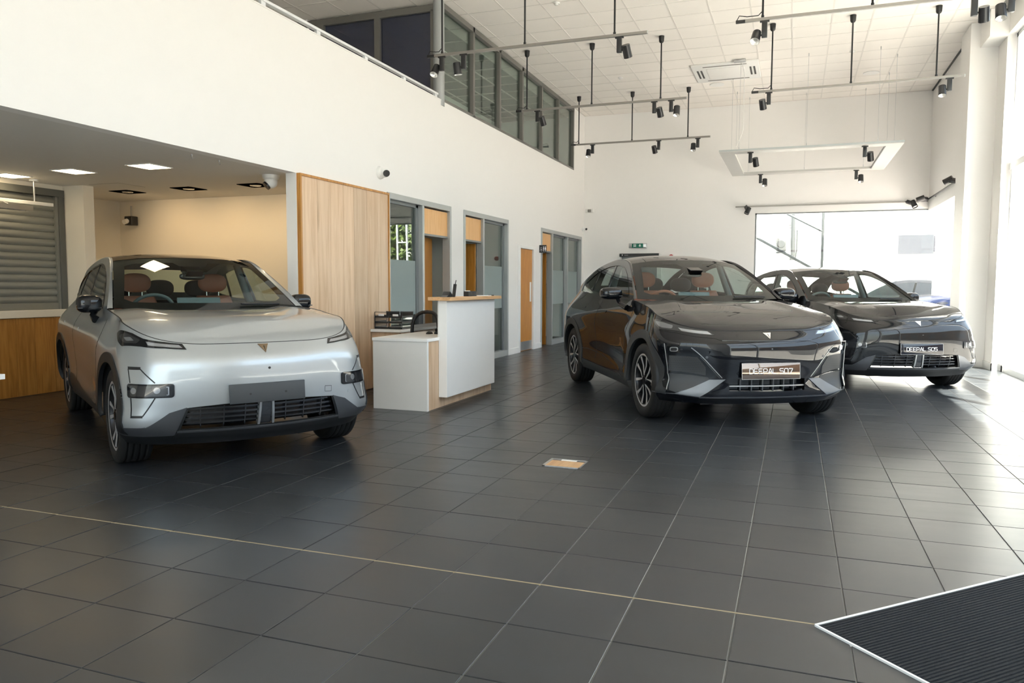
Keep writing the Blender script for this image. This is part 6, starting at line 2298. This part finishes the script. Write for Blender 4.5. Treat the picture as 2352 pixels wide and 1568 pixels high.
o = thing('steel_bracing', 'thin grey steel post with two sloping stays outside the window', 'bracing', (.6, 21, -.06))
MB().cyl((.635, 21, -.06), (.635, 21, 4.6), .035, 12).build('post', 'steel_dark', o)
MB().cyl((-.55, 21, 3.36), (.61, 21, 2.73), .032, 10).build('stay', 'steel_dark', o)
MB().cyl((-1.6, 21, 2.96), (1.6, 21, 1.09), .036, 10).build('stay', 'steel_dark', o)
MB().cyl((-1.6, 21, -.06), (-1.6, 21, 4.6), .035, 12).build('post', 'steel_dark', o)

# parked cars, seen small and bright
src = bpy.data.objects['dark_car']
KEEP = ('body_shell', 'hood', 'windscreen', 'roof', 'roof_rail', 'cabin_side', 'side_window', 'wheel', 'lower_bumper', 'sill', 'rear_lower_bumper', 'rear_window', 'tailgate', 'rear_deck', 'cabin_tub', 'headlight')


def parked_car(label, loc, deg, paint):
    r = thing('parked_car', label, 'car', loc, math.radians(deg), 'cars parked outside')
    for c_ in list(src.children):
        nm = c_.name.split('.')[0]
        if nm in KEEP:
            n_ = c_.copy()
            COL.objects.link(n_)
            n_.parent = r
            if c_.data.materials and c_.data.materials[0] == MATS['paint_night']:
                n_.material_slots[0].link = 'OBJECT'
                n_.material_slots[0].material = MATS[paint]
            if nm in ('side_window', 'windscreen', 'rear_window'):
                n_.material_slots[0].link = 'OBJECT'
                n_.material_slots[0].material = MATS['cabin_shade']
            if nm == 'wheel':
                for g_ in c_.children:
                    if g_.name.split('.')[0] in ('rim_barrel', 'spoke', 'rim_lip'):
                        m_ = g_.copy()
                        COL.objects.link(m_)
                        m_.parent = n_
    return r


parked_car('pale car parked side-on outside, its roof showing over the dark car', (1.5, 27.0, -.06), 170, 'paint_pale')
parked_car('blue car parked outside beside the pillar', (3.5, 23.2, -.06), -158, 'paint_blue')


def tree(label, x, y, h, w, seed):
    rn = random.Random(seed)
    o = thing('garden_tree', label, 'tree', (x, y, -.06), 0, 'trees beyond the yard')
    MB().tube([(x, y, -.06), (x + .1, y, h * .3), (x, y + .1, h * .6)], [.16, .12, .07], 10).tube([(x + .1, y, h * .3), (x + w * .3, y, h * .6)], [.08, .03], 8).tube([(x + .05, y, h * .35), (x - w * .3, y + .2, h * .65)], [.07, .03], 8).build('trunk', 'bark', o)
    b = MB()
    for _ in range(2600):
        while True:
            p = Vector((rn.uniform(-1, 1), rn.uniform(-1, 1), rn.uniform(-1, 1)))
            if .25 < p.length < 1:
                break
        lump = 1 + .22 * math.sin(p.x * 5 + seed) * math.cos(p.y * 4 + p.z * 5)
        c_ = Vector((x + p.x * w * lump, y + p.y * w * lump, h * .62 + p.z * h * .40 * lump))
        a = Vector((rn.uniform(-1, 1), rn.uniform(-1, 1), rn.uniform(-1, 1))).normalized()
        q = a.orthogonal().normalized()
        s_ = rn.uniform(.10, .20)
        b.add([c_ - a * s_, c_ + q * s_ * .6, c_ + a * s_, c_ - q * s_ * .6], [(0, 1, 2, 3)])
    b.build('crown', 'leaf_green', o)


tree('leafy green tree mirrored in the office glass, nearer one', 8.2, 33.5, 5.6, 2.1, 1)
tree('leafy green tree mirrored in the office glass, farther one', 11.5, 37.0, 6.0, 2.4, 2)
tree('leafy green tree mirrored in the office glass, tallest one', 14.8, 35.0, 6.6, 2.6, 5)
o = thing('lattice_mast', 'white lattice frame mirrored in the office glass', 'mast', (5.6, 29.6, -.06))
for x, y in ((5.2, 29.3), (6.1, 30.1)):
    MB().cyl((x, y, -.06), (x + .1, y, 6.5), .045, 8).build('upright', 'frame_white', o)
for k in range(7):
    MB().cyl((5.2, 29.3, .6 + k * .85), (6.1, 30.1, .65 + k * .85), .03, 8).build('rung', 'frame_white', o)
# out-of-view brick building, height set to darken the upper left wall; cars mirror it
o = thing('unseen_brick_building', 'unseen brick building across the road, sized to shade the left wall', 'building', (24, -2, -.06))
MB().box(19, 30, -40, 30, -.06, 5.0).build('wall', 'brick_warm', o)
MB().box(18.8, 30, -40, 30, 5.0, 5.2).build('parapet', 'brick_warm', o)
for k in range(12):
    MB().box(18.95, 19, -38 + k * 5.5, -35.5 + k * 5.5, .9, 2.3).build('window', 'frame_grey', o)
for _o in bpy.data.objects:
    if '_o' in _o:
        del _o['_o']
